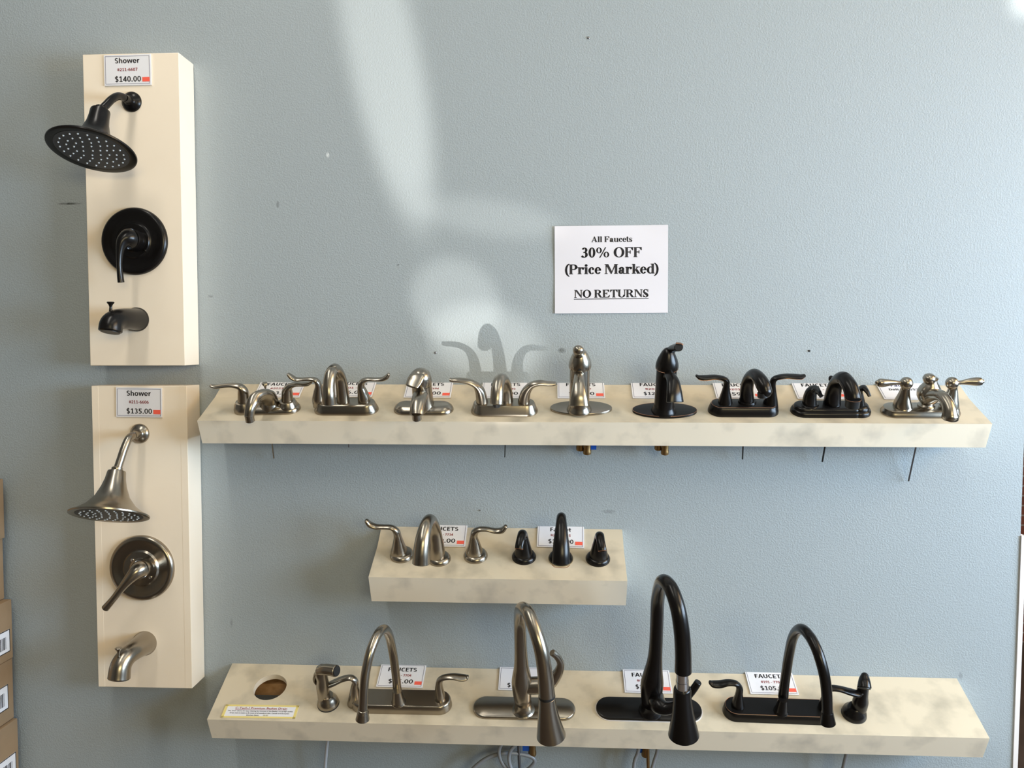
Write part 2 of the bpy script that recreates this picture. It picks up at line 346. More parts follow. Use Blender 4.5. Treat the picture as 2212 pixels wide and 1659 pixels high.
SANS = {
 ' ': ([], .34), '-': ([rc(.05, .31, .45, .46)], .5), '.': ([rc(.09, 0, .30, .2)], .4),
 'F': ([rc(.1, 0, .31, 1), rc(.1, .84, .66, 1), rc(.1, .42, .60, .58)], .70), 'E': ([rc(.1, 0, .31, 1), rc(.1, .84, .67, 1), rc(.1, .43, .62, .58), rc(.1, 0, .67, .16)], .76),
 'A': ([[(0, 0), (.21, 0), (.55, 1), (.34, 1)], [(.69, 0), (.91, 0), (.57, 1), (.36, 1)], rc(.2, .21, .7, .37)], .91),
 'U': ([rc(.08, .34, .29, 1), rc(.62, .34, .83, 1), arc(.455, .36, .375, .37, .165, .21, 180, 360)], .92), 'C': ([arc(.46, .5, .42, .52, .20, .36, 48, 312)], .80),
 'T': ([rc(0, .84, .75, 1), rc(.27, 0, .48, 1)], .76), 'S': (_S, .76), '$': (_S+[rc(.32, -.13, .43, 1.13)], .78), 'D': ([rc(.1, 0, .31, 1), arc(.38, .5, .46, .5, .25, .34, -90, 90), rc(.2, .84, .4, 1), rc(.2, 0, .4, .16)], .92),
 'h': ([rc(.08, 0, .28, 1.04), arc(.44, .40, .30, .33, .10, .18, 0, 135), rc(.54, 0, .74, .42)], .83), 'o': (bow(.39, .36, .36, .38, .2, .15), .80),
 'w': ([[(0, .72), (.2, .72), (.38, 0), (.2, 0)], [(.2, 0), (.38, 0), (.61, .72), (.46, .72)], [(.46, .72), (.61, .72), (.88, 0), (.70, 0)], [(.70, 0), (.88, 0), (1.08, .72), (.89, .72)]], 1.10),
 'e': ([arc(.38, .36, .36, .38, .16, .24, 0, 180), arc(.38, .36, .36, .38, .16, .23, 180, 322), rc(.16, .30, .74, .42)], .78), 'r': ([rc(.08, 0, .28, .72), arc(.46, .42, .26, .32, .1, .15, 72, 165)], .55),
 'a': ([rc(.43, 0, .63, .46), arc(.37, .46, .26, .28, .07, .14, 0, 140), arc(.31, .22, .26, .24, .08, .10, 0, 360)], .74), 'u': ([rc(.08, .28, .28, .72), arc(.36, .28, .28, .30, .08, .14, 180, 330), rc(.52, 0, .72, .72)], .81),
 'c': ([arc(.38, .36, .36, .38, .16, .23, 50, 310)], .66), 't': ([rc(.14, .2, .34, .92), rc(0, .58, .5, .72), arc(.36, .22, .22, .24, .02, .09, 180, 290)], .53), 'l': ([rc(.09, 0, .29, 1.04)], .38),
 '0': (bow(.39, .5, .35, .52, .19, .15), .78), '1': ([rc(.31, 0, .51, 1), rc(.12, 0, .70, .14), [(.31, 1), (.31, .80), (.1, .70), (.1, .85)]], .78),
 '2': ([arc(.36, .70, .32, .31, .12, .17, -35, 165), [(.06, 0), (.06, .18), (.42, .57), (.62, .52), (.30, .14)], rc(.06, 0, .70, .16)], .78), '3': ([arc(.34, .74, .30, .27, .11, .12, -90, 150), arc(.34, .28, .34, .29, .14, .14, -150, 90)], .78),
 '4': ([rc(.44, 0, .63, 1), rc(.02, .2, .76, .35), [(.02, .35), (.02, .22), (.22, .30), (.62, .95), (.44, 1)]], .78), '5': ([rc(.12, .84, .66, 1), rc(.12, .5, .31, 1), arc(.34, .31, .35, .33, .15, .17, -145, 120)], .78),
 '6': ([arc(.39, .31, .34, .33, .15, .17, 0, 360), arc(.60, .40, .55, .62, .35, .47, 95, 192)], .78), '7': ([rc(.06, .84, .72, 1), [(.52, .9), (.72, .9), (.37, 0), (.15, 0)]], .78),
 '8': (bow(.38, .74, .30, .27, .17, .13)+bow(.38, .27, .34, .29, .18, .14), .78), '9': ([arc(.39, .69, .34, .33, .15, .17, 0, 360), arc(.18, .60, .55, .62, .35, .47, -85, 12)], .78),
 '#': ([rc(.2, 0, .33, 1), rc(.5, 0, .63, 1), rc(.04, .58, .79, .71), rc(.04, .28, .79, .41)], .84)}
def glyph_line(body, x0, x1, base, cap, z, m, parent, font=glyph):
    polys = []; x = 0
    for c in body:
        g, w = font(c)
        polys += [[(px+x+ox, py+oy) for px, py in q] for q in g for ox, oy in (((-.024, 0), (.024, 0), (0, -.018), (0, .018)) if font is glyph else ((0, 0),))]; x += w
    lo = min(p[0] for q in polys for p in q); hi = max(p[0] for q in polys for p in q); s = (x1-x0)/(hi-lo)
    b = MB()
    for q in polys:
        V = [b.bm.verts.new(((px-lo)*s+x0, base+py*cap, z)) for px, py in q]
        if len(V) > 8:                                   # an arc band: quads from outer to inner edge
            n = len(V)//2
            for i in range(n-1):
                try: b.bm.faces.new((V[i], V[i+1], V[2*n-2-i], V[2*n-1-i]))
                except ValueError: pass
        else: b.bm.faces.new(V)
    for f in b.bm.faces:
        f.normal_update()
        if f.normal.z < 0: f.normal_flip()
    me = bpy.data.meshes.new('lettering'); b.bm.to_mesh(me); b.bm.free(); me.materials.append(m)
    o = bpy.data.objects.new('lettering', me); C.objects.link(o); o.parent = parent
    return o
# ---------------------------------------------------------------- the setting
WX0, WX1, WYF, WZ = -3.1, 2.7, -5.8, 3.4
e1, e2 = wallpt(2211, 982), wallpt(2186, 1659)
sl = (e1.x-e2.x)/(e1.z-e2.z)
edge = lambda z: e2.x+(z-e2.z)*sl
b = MB(); b.prism([(WX0, 0), (edge(0), 0), (edge(WZ), WZ), (WX0, WZ)], 0, .12, lambda u, v, d: Vector((u, d, v)))
struct(b.build('wall_back', WALL))
b = MB(); b.box(WX0-.1, WX1+.1, WYF-.1, 2.3, -.08, 0); struct(b.build('floor', FLOORM))
b = MB(); b.box(WX0-.1, WX1+.1, WYF-.1, 2.3, WZ, WZ+.08); struct(b.build('ceiling', CEIL))
b = MB(); b.box(WX0-.1, WX0, WYF, 2.2, 0, WZ); struct(b.build('wall_left', OTHER))
def holed(x0, x1, z0, z1, hx0, hx1, hz0, hz1, put):
    b = MB()
    for u0, u1, v0, v1 in ((x0, hx0, z0, z1), (hx1, x1, z0, z1), (hx0, hx1, z0, hz0), (hx0, hx1, hz1, z1)):
        b.prism([(u0, v0), (u1, v0), (u1, v1), (u0, v1)], 0, .1, put)
    return b
struct(holed(WYF, 2.2, 0, WZ, -2.65, -.35, 1.0, 3.2, lambda u, v, d: Vector((WX1+d, u, v))).build('wall_right', OTHER))
struct(holed(WX0, WX1, 0, WZ, .55, 2.65, 1.75, 2.85, lambda u, v, d: Vector((u, WYF-d, v))).build('wall_front', OTHER))
b = MB()
for y in (-2.65, -1.9, -1.15, -.39): b.box(WX1-.01, WX1+.06, y, y+.04, 1.0, 3.2)
for z in (1.0, 2.06, 3.16): b.box(WX1-.01, WX1+.06, -2.65, -.35, z, z+.04)
struct(b.build('window_1', STEEL))
b = MB()
for x in (.55, 1.58, 2.61): b.box(x, x+.04, WYF-.06, WYF+.01, 1.75, 2.85)
for z in (1.75, 2.81): b.box(.55, 2.65, WYF-.06, WYF+.01, z, z+.04)
struct(b.build('window_2', STEEL))
b = MB(); b.box(WX0, WX1, 2.2, 2.3, 0, WZ); struct(b.build('wall_far', BRICK))
t0 = wallpt(2200, 1157)
b = MB(); b.prism([(edge(0)+.0005, 0), (edge(0)+.0115, 0), (edge(t0.z)+.0115, t0.z), (edge(t0.z)+.0005, t0.z)], -.004, .118, lambda u, v, d: Vector((u, d, v)))
struct(b.build('trim_1', WHITEP))
# ---------------------------------------------------------------- display panels for the showers
def crop(ox, oy, s): return lambda x, y: (ox+x/s, oy+y/s)
def panel(x0, x1, z0, z1, d, a, label, seams):
    ex = Vector((math.cos(a), 0, math.sin(a))); up = Vector((-math.sin(a), 0, math.cos(a)))
    M = frame(Vector(((x0+x1)/2, -d, (z0+z1)/2+ZC)), ex, up, Vector((0, -1, 0)))
    o = thing('display_board', label, 'display board', M, 'cream wall boards for the showers')
    hw, hh = (x1-x0)/2, (z1-z0)/2
    b = MB(); b.box(-hw, hw, -hh, hh, -d+.001, 0, bev=.0012); b.build('board', CREAM, o, sharp=20)
    if seams:
        for n, q in (('edge_strip', (-hw+.0005, -hw+.017)), ('edge_strip', (hw-.017, hw-.0005))):
            b = MB(); b.box(q[0], q[1], -hh+.0005, hh-.0005, -.004, .0003, bev=.0001); b.build(n, CREAM, o, sharp=20)
    return M
PU = panel(-1.1408, -.9025, -.0398, .7158, .0841, .0001, 'cream laminate wall board holding the black shower fixtures', False)
PL = panel(-1.144, -.903, -.8493, -.0902, .0762, -.001, 'cream laminate wall board holding the brushed nickel shower fixtures', True)
# ---------------------------------------------------------------- shelves
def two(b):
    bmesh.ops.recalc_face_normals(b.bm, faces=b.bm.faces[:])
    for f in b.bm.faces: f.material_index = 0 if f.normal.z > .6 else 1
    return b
class Shelf:
    def __init__(s, x0, x1, zb, a, L1, t1, L2, t2, h, label, hole=None):
        k = Vector((0, -L1*math.cos(t1), -L1*math.sin(t1))); f = k+Vector((0, -L2*math.cos(t2), -L2*math.sin(t2)))
        ex = Vector((math.cos(a), 0, math.sin(a))); mid = Vector(((x0+x1)/2, 0, zb+ZC))
        upv = Vector((-math.sin(a), 0, math.cos(a)))
        W3 = lambda v: mid+Vector((0, v.y, 0))+upv*v.z
        ey = (W3(k)-W3(f)).normalized(); ez = ex.cross(ey)
        s.M = frame(W3(f), ex, ey, ez); s.ex, s.ey, s.ez = ex, ey, ez; s.a = a
        ey1 = (W3(Vector((0, 0, 0)))-W3(k)).normalized(); s.M1 = frame(W3(k), ex, ey1, ex.cross(ey1)); s.L1 = L1; s.L2 = L2
        inv = s.M.inverted(); loc = lambda v: (lambda q: (q.y, q.z))(inv @ W3(v))
        hw = (x1-x0)/2; s.hw = hw
        o = thing('display_shelf', label, 'shelf', s.M, 'cream display shelves on the wall'); s.o = o
        pk, pb = loc(k), loc(Vector((0, -.0015, -.001))); pl = (0, -h); l = Vector((0, f.y+h*math.sin(t2), f.z-h*math.cos(t2)))
        pw = loc(Vector((0, -.0015, l.z+.006)))
        put = lambda u, v, d: Vector((d, u, v))
        t = .016; e = .014
        b = MB()
        if hole is None: b.box(-hw, hw, 0, L2, -t, 0)
        else:
            hx, hy, hr = hole; q0, q1 = 0, L2; sq = hr+.006; cy = hy
            b.box(-hw, hx-sq, q0, q1, -t, 0); b.box(hx+sq, hw, q0, q1, -t, 0); b.box(hx-sq, hx+sq, q0, hy-sq, -t, 0); b.box(hx-sq, hx+sq, hy+sq, q1, -t, 0)
            n = 48; C_, S_ = [], []
            for i in range(n):
                a_ = 2*math.pi*i/n+math.pi/4; C_.append((hx+hr*math.cos(a_), hy+hr*math.sin(a_)))
                c, d = math.cos(a_), math.sin(a_); m = max(abs(c), abs(d)); S_.append((hx+sq*c/m, cy+sq*d/m))
            vv = [[b.bm.verts.new((x, y, z)) for x, y in L] for L, z in ((S_, 0), (C_, 0), (C_, -t), (S_, -t))]
            for p, q in zip(vv, vv[1:]):
                for i in range(n): b.bm.faces.new((p[i], p[(i+1) % n], q[(i+1) % n], q[i]))
        two(b).build('deck', [GRIMY_DIM, STAINED], o)
        b = MB(); b.prism([pk, pb, (pb[0], pb[1]-.02), (pk[0], pk[1]-t)], -hw, hw, put); two(b).build('back_ledge', [GRIMY_DIM, STAINED], o)
        b = MB(); b.box(-hw+e, hw-e, 0, t, -h, -t); b.build('front_panel', STAINED, o)
        for sx in (-1, 1):
            b = MB(); b.prism([(0, -t), (pk[0], pk[1]-t), (pb[0], pb[1]-.02), pw, pl], sx*(hw-e), sx*hw, put); b.build('end_panel', STAINED, o)
        q0 = loc(Vector((0, -.0015, -.04))); q1 = loc(Vector((0, -.020, -.045))); zc = hit(*crop(440, 1320, 4.893)(700, 902), Vector((0, -.02, 0)), Vector((0, 1, 0))).z-ZC+.8159; q2 = loc(Vector((0, -.020, zc))); q3 = loc(Vector((0, -.0015, zc)))
        if h: b = MB(); b.prism([q0, q1, q2, q3], -hw+e+.002, hw-e-.002, put); b.build('mounting_cleat', CHIP, o)
    def at(s, px, py, hd=0.0, rot=0.0, inset=0.0):
        p = hit(px, py, s.M.translation+s.ez*inset, s.ez)
        R = Matrix.Rotation(rot, 4, 'Z')
        M = frame(p, s.ex, s.ey, s.ez) @ R
        return M @ Matrix.Translation((0, hd, 0))
S1 = Shelf(-.8426, .9929, -.0904, -.0024, .0591, .565, .1166, .4393, .0629, 'long cream display shelf, topmost of three, holding nine sink faucets')
S2 = Shelf(-.4364, .1734, -.4527, -.0041, .0658, .6492, .1132, .4498, .075, 'short cream display shelf in the middle with widespread faucets')
c12 = crop(440, 1320, 4.893); c13 = crop(720, 1320, 4.893)
def _hole():
    zb, a, L, t = -.8159, -.0043, .1784, .4414
    f = Vector(((-.8298+.9997)/2, -L*math.cos(t), zb+ZC-L*math.sin(t)))
    p = hit(*c12(703, 818), f, Vector((0, -math.sin(t), math.cos(t))))-f
    return p.x, p.dot(Vector((0, math.cos(t), math.sin(t)))), .0405
S3 = Shelf(-.8298, .9997, -.8159, -.0043, .0220, .4414, .1564, .4414, .0648, 'lowest cream display shelf with round drain hole and kitchen faucets', _hole())
S3.M1 = S3.M
# ---------------------------------------------------------------- fitting builder
GROUPS = {'bathroom_faucet': 'sink faucets on the top shelf', 'single_hole_faucet': 'tall single-post faucets on the top shelf', 'widespread_faucet': 'widespread faucets on the short shelf',
          'kitchen_faucet': 'kitchen faucets on the lowest shelf', 'side_sprayer': 'side sprayers on the lowest shelf', 'overhead_shower': 'shower heads on the wall boards',
          'shower_valve': 'shower valves on the wall boards', 'tub_spout': 'tub spouts on the wall boards'}
class Fit:
    """a fixture standing on a surface frame: M maps local to world, crop turns detail-view pixels into photo pixels"""
    def __init__(s, name, label, cat, M, cr, metal, group=None):
        s.o = thing(name, label, cat, M, group or GROUPS[name]); s.M = M; s.inv = M.inverted(); s.cr = cr; s.metal = metal
        s.r3 = M.to_3x3()
    def L(s, x, y, yl=0.0):
        n = s.r3 @ Vector((0, 1, 0)); p0 = s.M @ Vector((0, yl*MM, 0))
        return s.inv @ hit(*s.cr(x, y), p0, n)
    def Z(s, x, y, zl=0.0):
        n = s.r3 @ Vector((0, 0, 1)); p0 = s.M @ Vector((0, 0, zl*MM))
        return s.inv @ hit(*s.cr(x, y), p0, n)
    def trace(s, pts, z=False):
        o = []
        for q in pts:
            x, y, d, ra = q[:4]; rb = q[4] if len(q) > 4 else ra
            o.append(((s.Z if z else s.L)(x, y, d), ra*MM, rb*MM))
        return o
    def tube(s, name, pts, up=(0, 1, 0), c0='f', c1='f', mats=None, parent=None, z=False, n=6, seg=20, label=None, extra=None):
        b = MB(); tr = s.trace(pts, z); b.tube(tr, Vector(up), seg, n, c0, c1)
        if extra: b.mi = 1; extra(b, tr)
        o = b.build(name, mats or s.metal, parent or s.o)
        if label: o['label'] = label
        return o, tr
    def lathe(s, name, prof, at=(0, 0, 0), axis=(0, 0, 1), mats=None, parent=None, label=None, seg=40, **k):
        b = MB(); b.lathe([(r*MM, z*MM) for r, z in prof], axis_to(at, axis), seg, **k)
        o = b.build(name, mats or s.metal, parent or s.o)
        if label: o['label'] = label
        return o
def ringpts(outline, inset, z, y=0): return [Vector((x, yy, z)) for x, yy in outline(inset)]
def base_plate(ft, outline, levels, humps=(), copper=None, name='base'):
    """humps: (x, y, [(r, z)...]); copper: (inset, z) of a worn edge line"""
    b = MB(); b.loft_outline(outline, [(i*MM, z*MM) for i, z in levels])
    for x, y, prof in humps: b.lathe([(r*MM, z*MM) for r, z in prof], Matrix.Translation((x, y, 0)))
    if copper:
        b.mi = 1; P = ringpts(outline, copper[0]*MM, copper[1]*MM); P = P+[P[0]]
        b.tube([(p, .0005, .0005) for p in P], Vector((0, 0, 1)), 6, raw=True)
    o = b.build(name, [ft.metal, COPPER], ft.o); return o
def rod(ft, x0, y0, x1, y1, yl, r=1.6, knob=None, m=STEEL):
    a, c = ft.L(x0, y0, yl), ft.L(x1, y1, yl)
    b = MB(); b.tube([(a, r*MM, r*MM), (c, r*MM, r*MM)], Vector((0, 1, 0)), 10)
    o = b.build('lift_rod', m, ft.o)
    if knob: 
        k = MB(); d = (a-c).normalized(); k.lathe([(r_*MM, z*MM) for r_, z in knob], axis_to(a, d), 24); k.build('lift_knob', ft.metal, o)
    return o
def aerator(ft, p, d, r, ln, m=None, parent=None):
    b = MB(); M = axis_to(p, d); b.lathe([(r*MM, -2*MM), (r*MM, (ln-1)*MM), ((r-1)*MM, ln*MM), ((r-2.2)*MM, ln*MM), ((r-2.5)*MM, (ln-4)*MM)], M, 28)
    b.mi = 1; b.lathe([((r-2.4)*MM, (ln-5)*MM), ((r-2.4)*MM, (ln-3)*MM)], M, 24)
    return b.build('aerator', [m or ft.metal, RUBBER], parent or ft.o)
DOWN = Vector((0, 0, -1))
c5 = crop(420, 750, 5.027); c6 = crop(800, 720, 5.027); c7 = crop(1150, 720, 5.395); c8 = crop(1480, 760, 5.027); c9 = crop(1800, 770, 5.352)
c10 = crop(760, 1080, 6.144); c11 = crop(1060, 1080, 6.144); c14 = crop(980, 1280, 4.378); c15 = crop(1260, 1220, 3.779); c16 = crop(1500, 1320, 4.893)
def hx_of(ft, x, y): return ft.L(x, y, 0).x
# --- 1: low arc nickel, spout swung left
ft = Fit('bathroom_faucet', 'nickel two-lever faucet with low spout swung left and raised lift knob', 'faucet', S1.at(*c5(795, 738), .027, math.radians(3)), c5, NICKEL)
xl, xr = hx_of(ft, 535, 605), hx_of(ft, 1010, 600)
base_plate(ft, stadium(.073, .027), [(0, 0), (0, 4), (2, 9), (8, 15), (12, 16)], [(x, 0, [(26, 0), (26, 6), (23, 16), (19, 24), (15.5, 25)]) for x in (xl, xr)]+[(0, 0, [(26.5, 4), (25, 12), (22, 23), (19.5, 33), (18, 42), (15, 46)])])
ft.tube('handle', [(535, 612, 0, 14.5), (533, 540, 0, 13.5), (527, 480, 0, 13, 12.5), (495, 432, 0, 11, 8), (420, 414, 0, 9.5, 5), (330, 417, 0, 9, 4), (240, 428, 0, 9.5, 4), (180, 418, 0, 7, 3)], c1='r')
ft.tube('handle', [(1010, 608, 0, 14.5), (1008, 540, 0, 13.5), (1008, 480, 0, 13, 12.5), (1030, 430, 0, 11, 8), (1095, 405, 0, 9.5, 5), (1170, 403, 0, 9, 4), (1230, 398, 0, 9.5, 4.5), (1272, 378, 0, 6, 3)], c1='r')
sp, tr = ft.tube('spout', [(815, 630, 2, 18, 20), (812, 580, -4, 17.5, 22), (782, 530, -24, 15.5, 22), (716, 528, -48, 13, 20), (648, 578, -74, 12, 15), (606, 670, -90, 11.5, 12), (594, 745, -96, 11.5)])
aerator(ft, tr[-1][0], DOWN, 10.5, 15, parent=sp)
rod(ft, 768, 425, 862, 1205, 18, 1.8, [(2.5, -4), (3, 0), (6, 4), (7.5, 7), (6, 9.5), (0, 10.5)], NICKEL)
# --- 2: tall waterfall arch nickel
ft = Fit('bathroom_faucet', 'nickel two-handle faucet with tall tapered arch spout and upturned levers', 'faucet', S1.at(*c5(1622, 745), .029), c5, NICKEL)
xl, xr = hx_of(ft, 1350, 630), hx_of(ft, 1842, 630)
base_plate(ft, stadium(.078, .029), [(0, 0), (0, 3), (2.5, 9), (6.5, 19), (8, 22), (10.5, 23.5)])
ft.tube('handle', [(1352, 640, 0, 14), (1345, 560, 0, 14.5), (1345, 490, 0, 12, 11.5), (1347, 420, 0, 9.5, 8.5), (1322, 365, 0, 9, 6.5), (1260, 345, 0, 8, 4.3), (1170, 350, 0, 8, 3.8), (1100, 348, 0, 9, 4.2), (1050, 322, 0, 9, 5), (1022, 298, 0, 7, 4)], c1='r')
ft.tube('handle', [(1843, 640, 0, 14), (1840, 560, 0, 15), (1825, 490, 0, 12.5, 12), (1810, 425, 0, 9.5, 8.5), (1826, 372, 0, 9, 6.5), (1885, 348, 0, 8, 4.3), (1960, 350, 0, 8, 3.8), (2040, 346, 0, 9, 4.5), (2090, 322, 0, 9, 5.5), (2108, 297, 0, 6, 4)], c1='r')
ft.tube('spout', [(1618, 650, 0, 17), (1612, 540, 0, 15.5), (1600, 420, 0, 14.5), (1575, 300, -8, 13), (1527, 232, -35, 12), (1478, 290, -65, 12, 13), (1458, 420, -85, 13, 13.5), (1459, 520, -95, 14, 14.5), (1462, 615, -100, 14, 15)], up=(0, 1, 0))
rod(ft, 1660, 600, 1675, 1085, 16, 1.6)
# --- 3: single dome handle nickel
ft = Fit('bathroom_faucet', 'nickel single-handle faucet with dome cap on winged base plate', 'faucet', S1.at(*c6(562, 893), .028), c6, NICKEL)
base_plate(ft, stadium(.072, .028), [(0, 0), (0, 3), (3, 9), (10, 15), (16, 17)], [(0, 0, [(28, 4), (27, 14), (25, 24), (24, 40), (23.5, 68)])])
b = MB(); b.lathe([(r*MM, z*MM) for r, z in ((22, 68), (24.5, 69), (25.5, 76), (25, 88), (21.5, 99), (14, 106), (6, 109), (0, 109.5))], Matrix.Translation((-.001, 0, 0)))
b.tube([(Vector((0, .006, .096)), .016, .009), (Vector((-.006, -.014, .098)), .0185, .0075), (Vector((-.012, -.03, .091)), .018, .005), (Vector((-.016, -.041, .085)), .015, .0035)], Vector((1, 0, 0)), 20, 6, 'r', 'r')
hd_ = b.build('handle', NICKEL, ft.o)
b = MB(); b.lathe([(2.6*MM, 0), (2.6*MM, 1*MM)], axis_to((-.004, -.0245, .077), (-.1, -1, 0)), 16); b.build('set_screw', RUBBER, hd_)
sp, tr = ft.tube('spout', [(548, 665, -12, 17, 13), (540, 680, -35, 18, 12.5), (520, 745, -62, 17.5, 11.5), (506, 830, -82, 16.5, 11), (502, 885, -92, 15.5, 10.5)], up=(1, 0, 0), c0='r')
aerator(ft, tr[-1][0], DOWN, 10.8, 13, parent=sp)
# --- 4: sickle handles nickel
ft = Fit('bathroom_faucet', 'nickel faucet with sickle-shaped handles and forward spout on flared base', 'faucet', S1.at(*c6(1448, 908), .028), c6, NICKEL)
base_plate(ft, stadium(.080, .028), [(0, 0), (0, 3), (2, 7), (7, 22), (9, 24.5), (12, 25)])
ft.tube('handle', [(1218, 800, 0, 15.5), (1207, 700, 0, 14.5, 13.5), (1187, 620, 0, 13, 11.5), (1140, 560, 0, 11, 8), (1060, 523, 0, 10, 6.5), (960, 508, 0, 9, 5.5), (900, 507, 0, 8, 5), (862, 502, 0, 6.5, 4)])
ft.tube('handle', [(1665, 805, 0, 15.5), (1672, 700, 0, 14.5, 13.5), (1697, 625, 0, 13, 11), (1750, 565, 0, 11, 8), (1830, 540, 0, 10, 6.5), (1920, 545, 0, 9, 5.5), (1975, 548, 0, 8, 5), (2012, 545, 0, 6.5, 4)])
sp, tr = ft.tube('spout', [(1482, 800, 5, 16.5), (1478, 690, 5, 15.5), (1468, 575, 0, 14), (1442, 500, -20, 13), (1402, 510, -45, 13.5, 13), (1381, 600, -68, 14.5, 13), (1374, 700, -82, 15, 13), (1371, 765, -88, 15, 13)], up=(1, 0, 0))
aerator(ft, tr[-1][0], DOWN, 9, 7, RUBBER, sp)
rod(ft, 1480, 700, 1460, 1345, 20, 1.3, m=RUBBER)
# --- 5 and 6: tall single post on an oval plate
def brass_ends(ft, pts, tagpt=None):
    for x, y, yl, r in pts:
        p = ft.L(x, y, yl); b = MB(); b.lathe([(r*MM*.8, 0), (r*MM, 1*MM), (r*MM, 9*MM), (r*MM*.85, 11*MM), (r*MM*.85, 60*MM)], Matrix.Translation(p), 24); b.build('supply_connector', BRASS, ft.o)
    if tagpt:
        p = ft.L(*tagpt); b = MB(); b.box(p.x-.008, p.x+.008, p.y, p.y+.002, p.z-.004, p.z+.05); b.build('supply_tag', BLUETAG, ft.o)
ft = Fit('single_hole_faucet', 'tall nickel single-post faucet on oval plate, handle facing forward', 'faucet', S1.at(*c7(572, 965), .033), c7, NICKEL)
base_plate(ft, ellipse(.0735, .033), [(0, 0), (0, 4.5), (.8, 5.6), (2.5, 6)], name='deck_plate')
POST = [(29.5, 5.5), (29.5, 7), (28, 11), (24.5, 18), (23.2, 23), (23.2, 116), (22.5, 118)]
p = ft.Z(545, 893, 5.5); A5 = Vector((p.x, p.y, 0))
ft.lathe('body', POST, A5)
b = MB(); b.lathe([(r*MM, z*MM) for r, z in ((23, 117), (25.5, 118), (26.3, 122), (25.6, 130), (22.5, 141), (18, 151), (14, 158), (9, 163), (0, 165))], Matrix.Translation(A5))
b.tube(ft.trace([(545, 300, -2, 15, 13), (542, 245, -18, 14, 12), (538, 208, -40, 13, 12), (536, 196, -56, 12.5, 11.5)]), Vector((1, 0, 0)), 22, 6, 'r', 'r')
h_ = b.build('handle', NICKEL, ft.o)
b = MB(); b.lathe([(3*MM, 0), (3*MM, 1.2*MM)], axis_to(A5+Vector((-.001, -.0262, .125)), (0, -1, .05)), 16); b.build('set_screw', RUBBER, h_)
sp, tr = ft.tube('spout', [(548, 470, -18, 11, 10), (545, 500, -45, 11.5, 9), (543, 590, -76, 13.5, 8.5), (542, 720, -98, 18, 8.5), (542, 845, -110, 21.5, 8)], up=(1, 0, 0), c0='r')
brass_ends(ft, [(560, 1355, 10, 10.5), (638, 1400, -4, 10)], (708, 1340, 12))
ft = Fit('single_hole_faucet', 'tall dark bronze single-post faucet on oval plate, handle turned right', 'faucet', S1.at(*c7(1560, 995), .034), c7, BRONZE)
base_plate(ft, ellipse(.0755, .034), [(0, 0), (0, 4.5), (.8, 5.6), (2.5, 6)], copper=(.4, 5.4), name='deck_plate')
p = ft.Z(1531, 905, 5.5); A6 = Vector((p.x, p.y, 0))
ft.lathe('body', POST, A6)
b = MB(); b.lathe([(r*MM, z*MM) for r, z in ((23, 117), (25.5, 118), (26.3, 122), (25.6, 130), (22.5, 141), (18, 151), (13.5, 160), (9, 166), (4, 169), (0, 169.5))], Matrix.Translation(A6))
tr = ft.trace([(1600, 215, 0, 12.5, 11), (1635, 180, -14, 10.5, 9), (1675, 166, -34, 10, 9), (1705, 162, -48, 10.5, 9.5)]); b.tube(tr, Vector((1, .7, 0)), 22, 6, 'r', 'f')
b.mi = 1; b.lathe([(25.3*MM, 117.6*MM), (26*MM, 118.2*MM), (25.3*MM, 118.8*MM)], Matrix.Translation(A6), cap0=False, cap1=False)
h_ = b.build('handle', [BRONZE, COPPER], ft.o)
p = tr[-1][0]; b = MB(); b.tube([(p+Vector((-.006, .003, .0088)), .003, .001), (p+Vector((.004, -.001, .0095)), .0035, .001), (p+Vector((.009, -.003, .007)), .002, .001)], Vector((0, 1, 0)), 10); b.build('worn_edge', COPPER, h_)
sp, tr = ft.tube('spout', [(1560, 500, -14, 12, 11), (1600, 490, -38, 12, 10), (1640, 560, -64, 14.5, 10), (1655, 680, -85, 18, 9.5), (1662, 800, -98, 21, 9)], up=(.92, .38, 0), c0='r')
brass_ends(ft, [(1466, 1350, 10, 9.5), (1542, 1404, -4, 9.5)])
# --- 7: bronze lever centreset with scalloped base
ft = Fit('bathroom_faucet', 'dark bronze faucet with straight paddle levers and copper line around base', 'faucet', S1.at(*c8(655, 712), .029), c8, BRONZE)
xl, xr = hx_of(ft, 430, 600), hx_of(ft, 922, 592)
base_plate(ft, stadium(.082, .029), [(0, 0), (0, 3), (1, 8), (5, 19), (7.5, 22), (10, 23)], copper=(7, 21.8))
for n_, q in (('L', [(430, 605, 0, 19), (437, 520, 0, 15.5), (443, 430, 0, 10.5, 10), (449, 370, 0, 8, 7.5), (448, 320, 0, 8, 7), (412, 288, 0, 9, 5), (330, 273, 0, 10, 4), (230, 279, 0, 11, 4.4), (160, 278, 0, 9.5, 4.5), (125, 262, 0, 6, 3)]),
             ('R', [(922, 597, 0, 19), (932, 510, 0, 15), (942, 420, 0, 10.5, 10), (948, 355, 0, 8, 7.5), (962, 305, 0, 8, 7), (1012, 275, 0, 9, 5), (1100, 262, 0, 10, 4), (1190, 266, 0, 11, 4.4), (1255, 270, 0, 9.5, 4.5), (1296, 258, 0, 6, 3)])):
    def edge_line(b, tr): b.tube([(v-Vector((0, ra*.8, rb*.75)), .0006, .0006) for v, ra, rb in tr[5:]], Vector((0, 1, 0)), 6)
    ft.tube('handle', q, c1='r', mats=[BRONZE, COPPER], extra=edge_line)
ft.lathe('spout_collar', [(21, 22), (21, 25), (19.5, 28)], (hx_of(ft, 672, 590), .004, 0))
sp, tr = ft.tube('spout', [(672, 600, 5, 18), (670, 500, 5, 16.5), (670, 390, 3, 15), (698, 290, -8, 14), (752, 248, -30, 14), (808, 295, -58, 15), (848, 365, -76, 16), (872, 430, -86, 14.5)], c1='r')
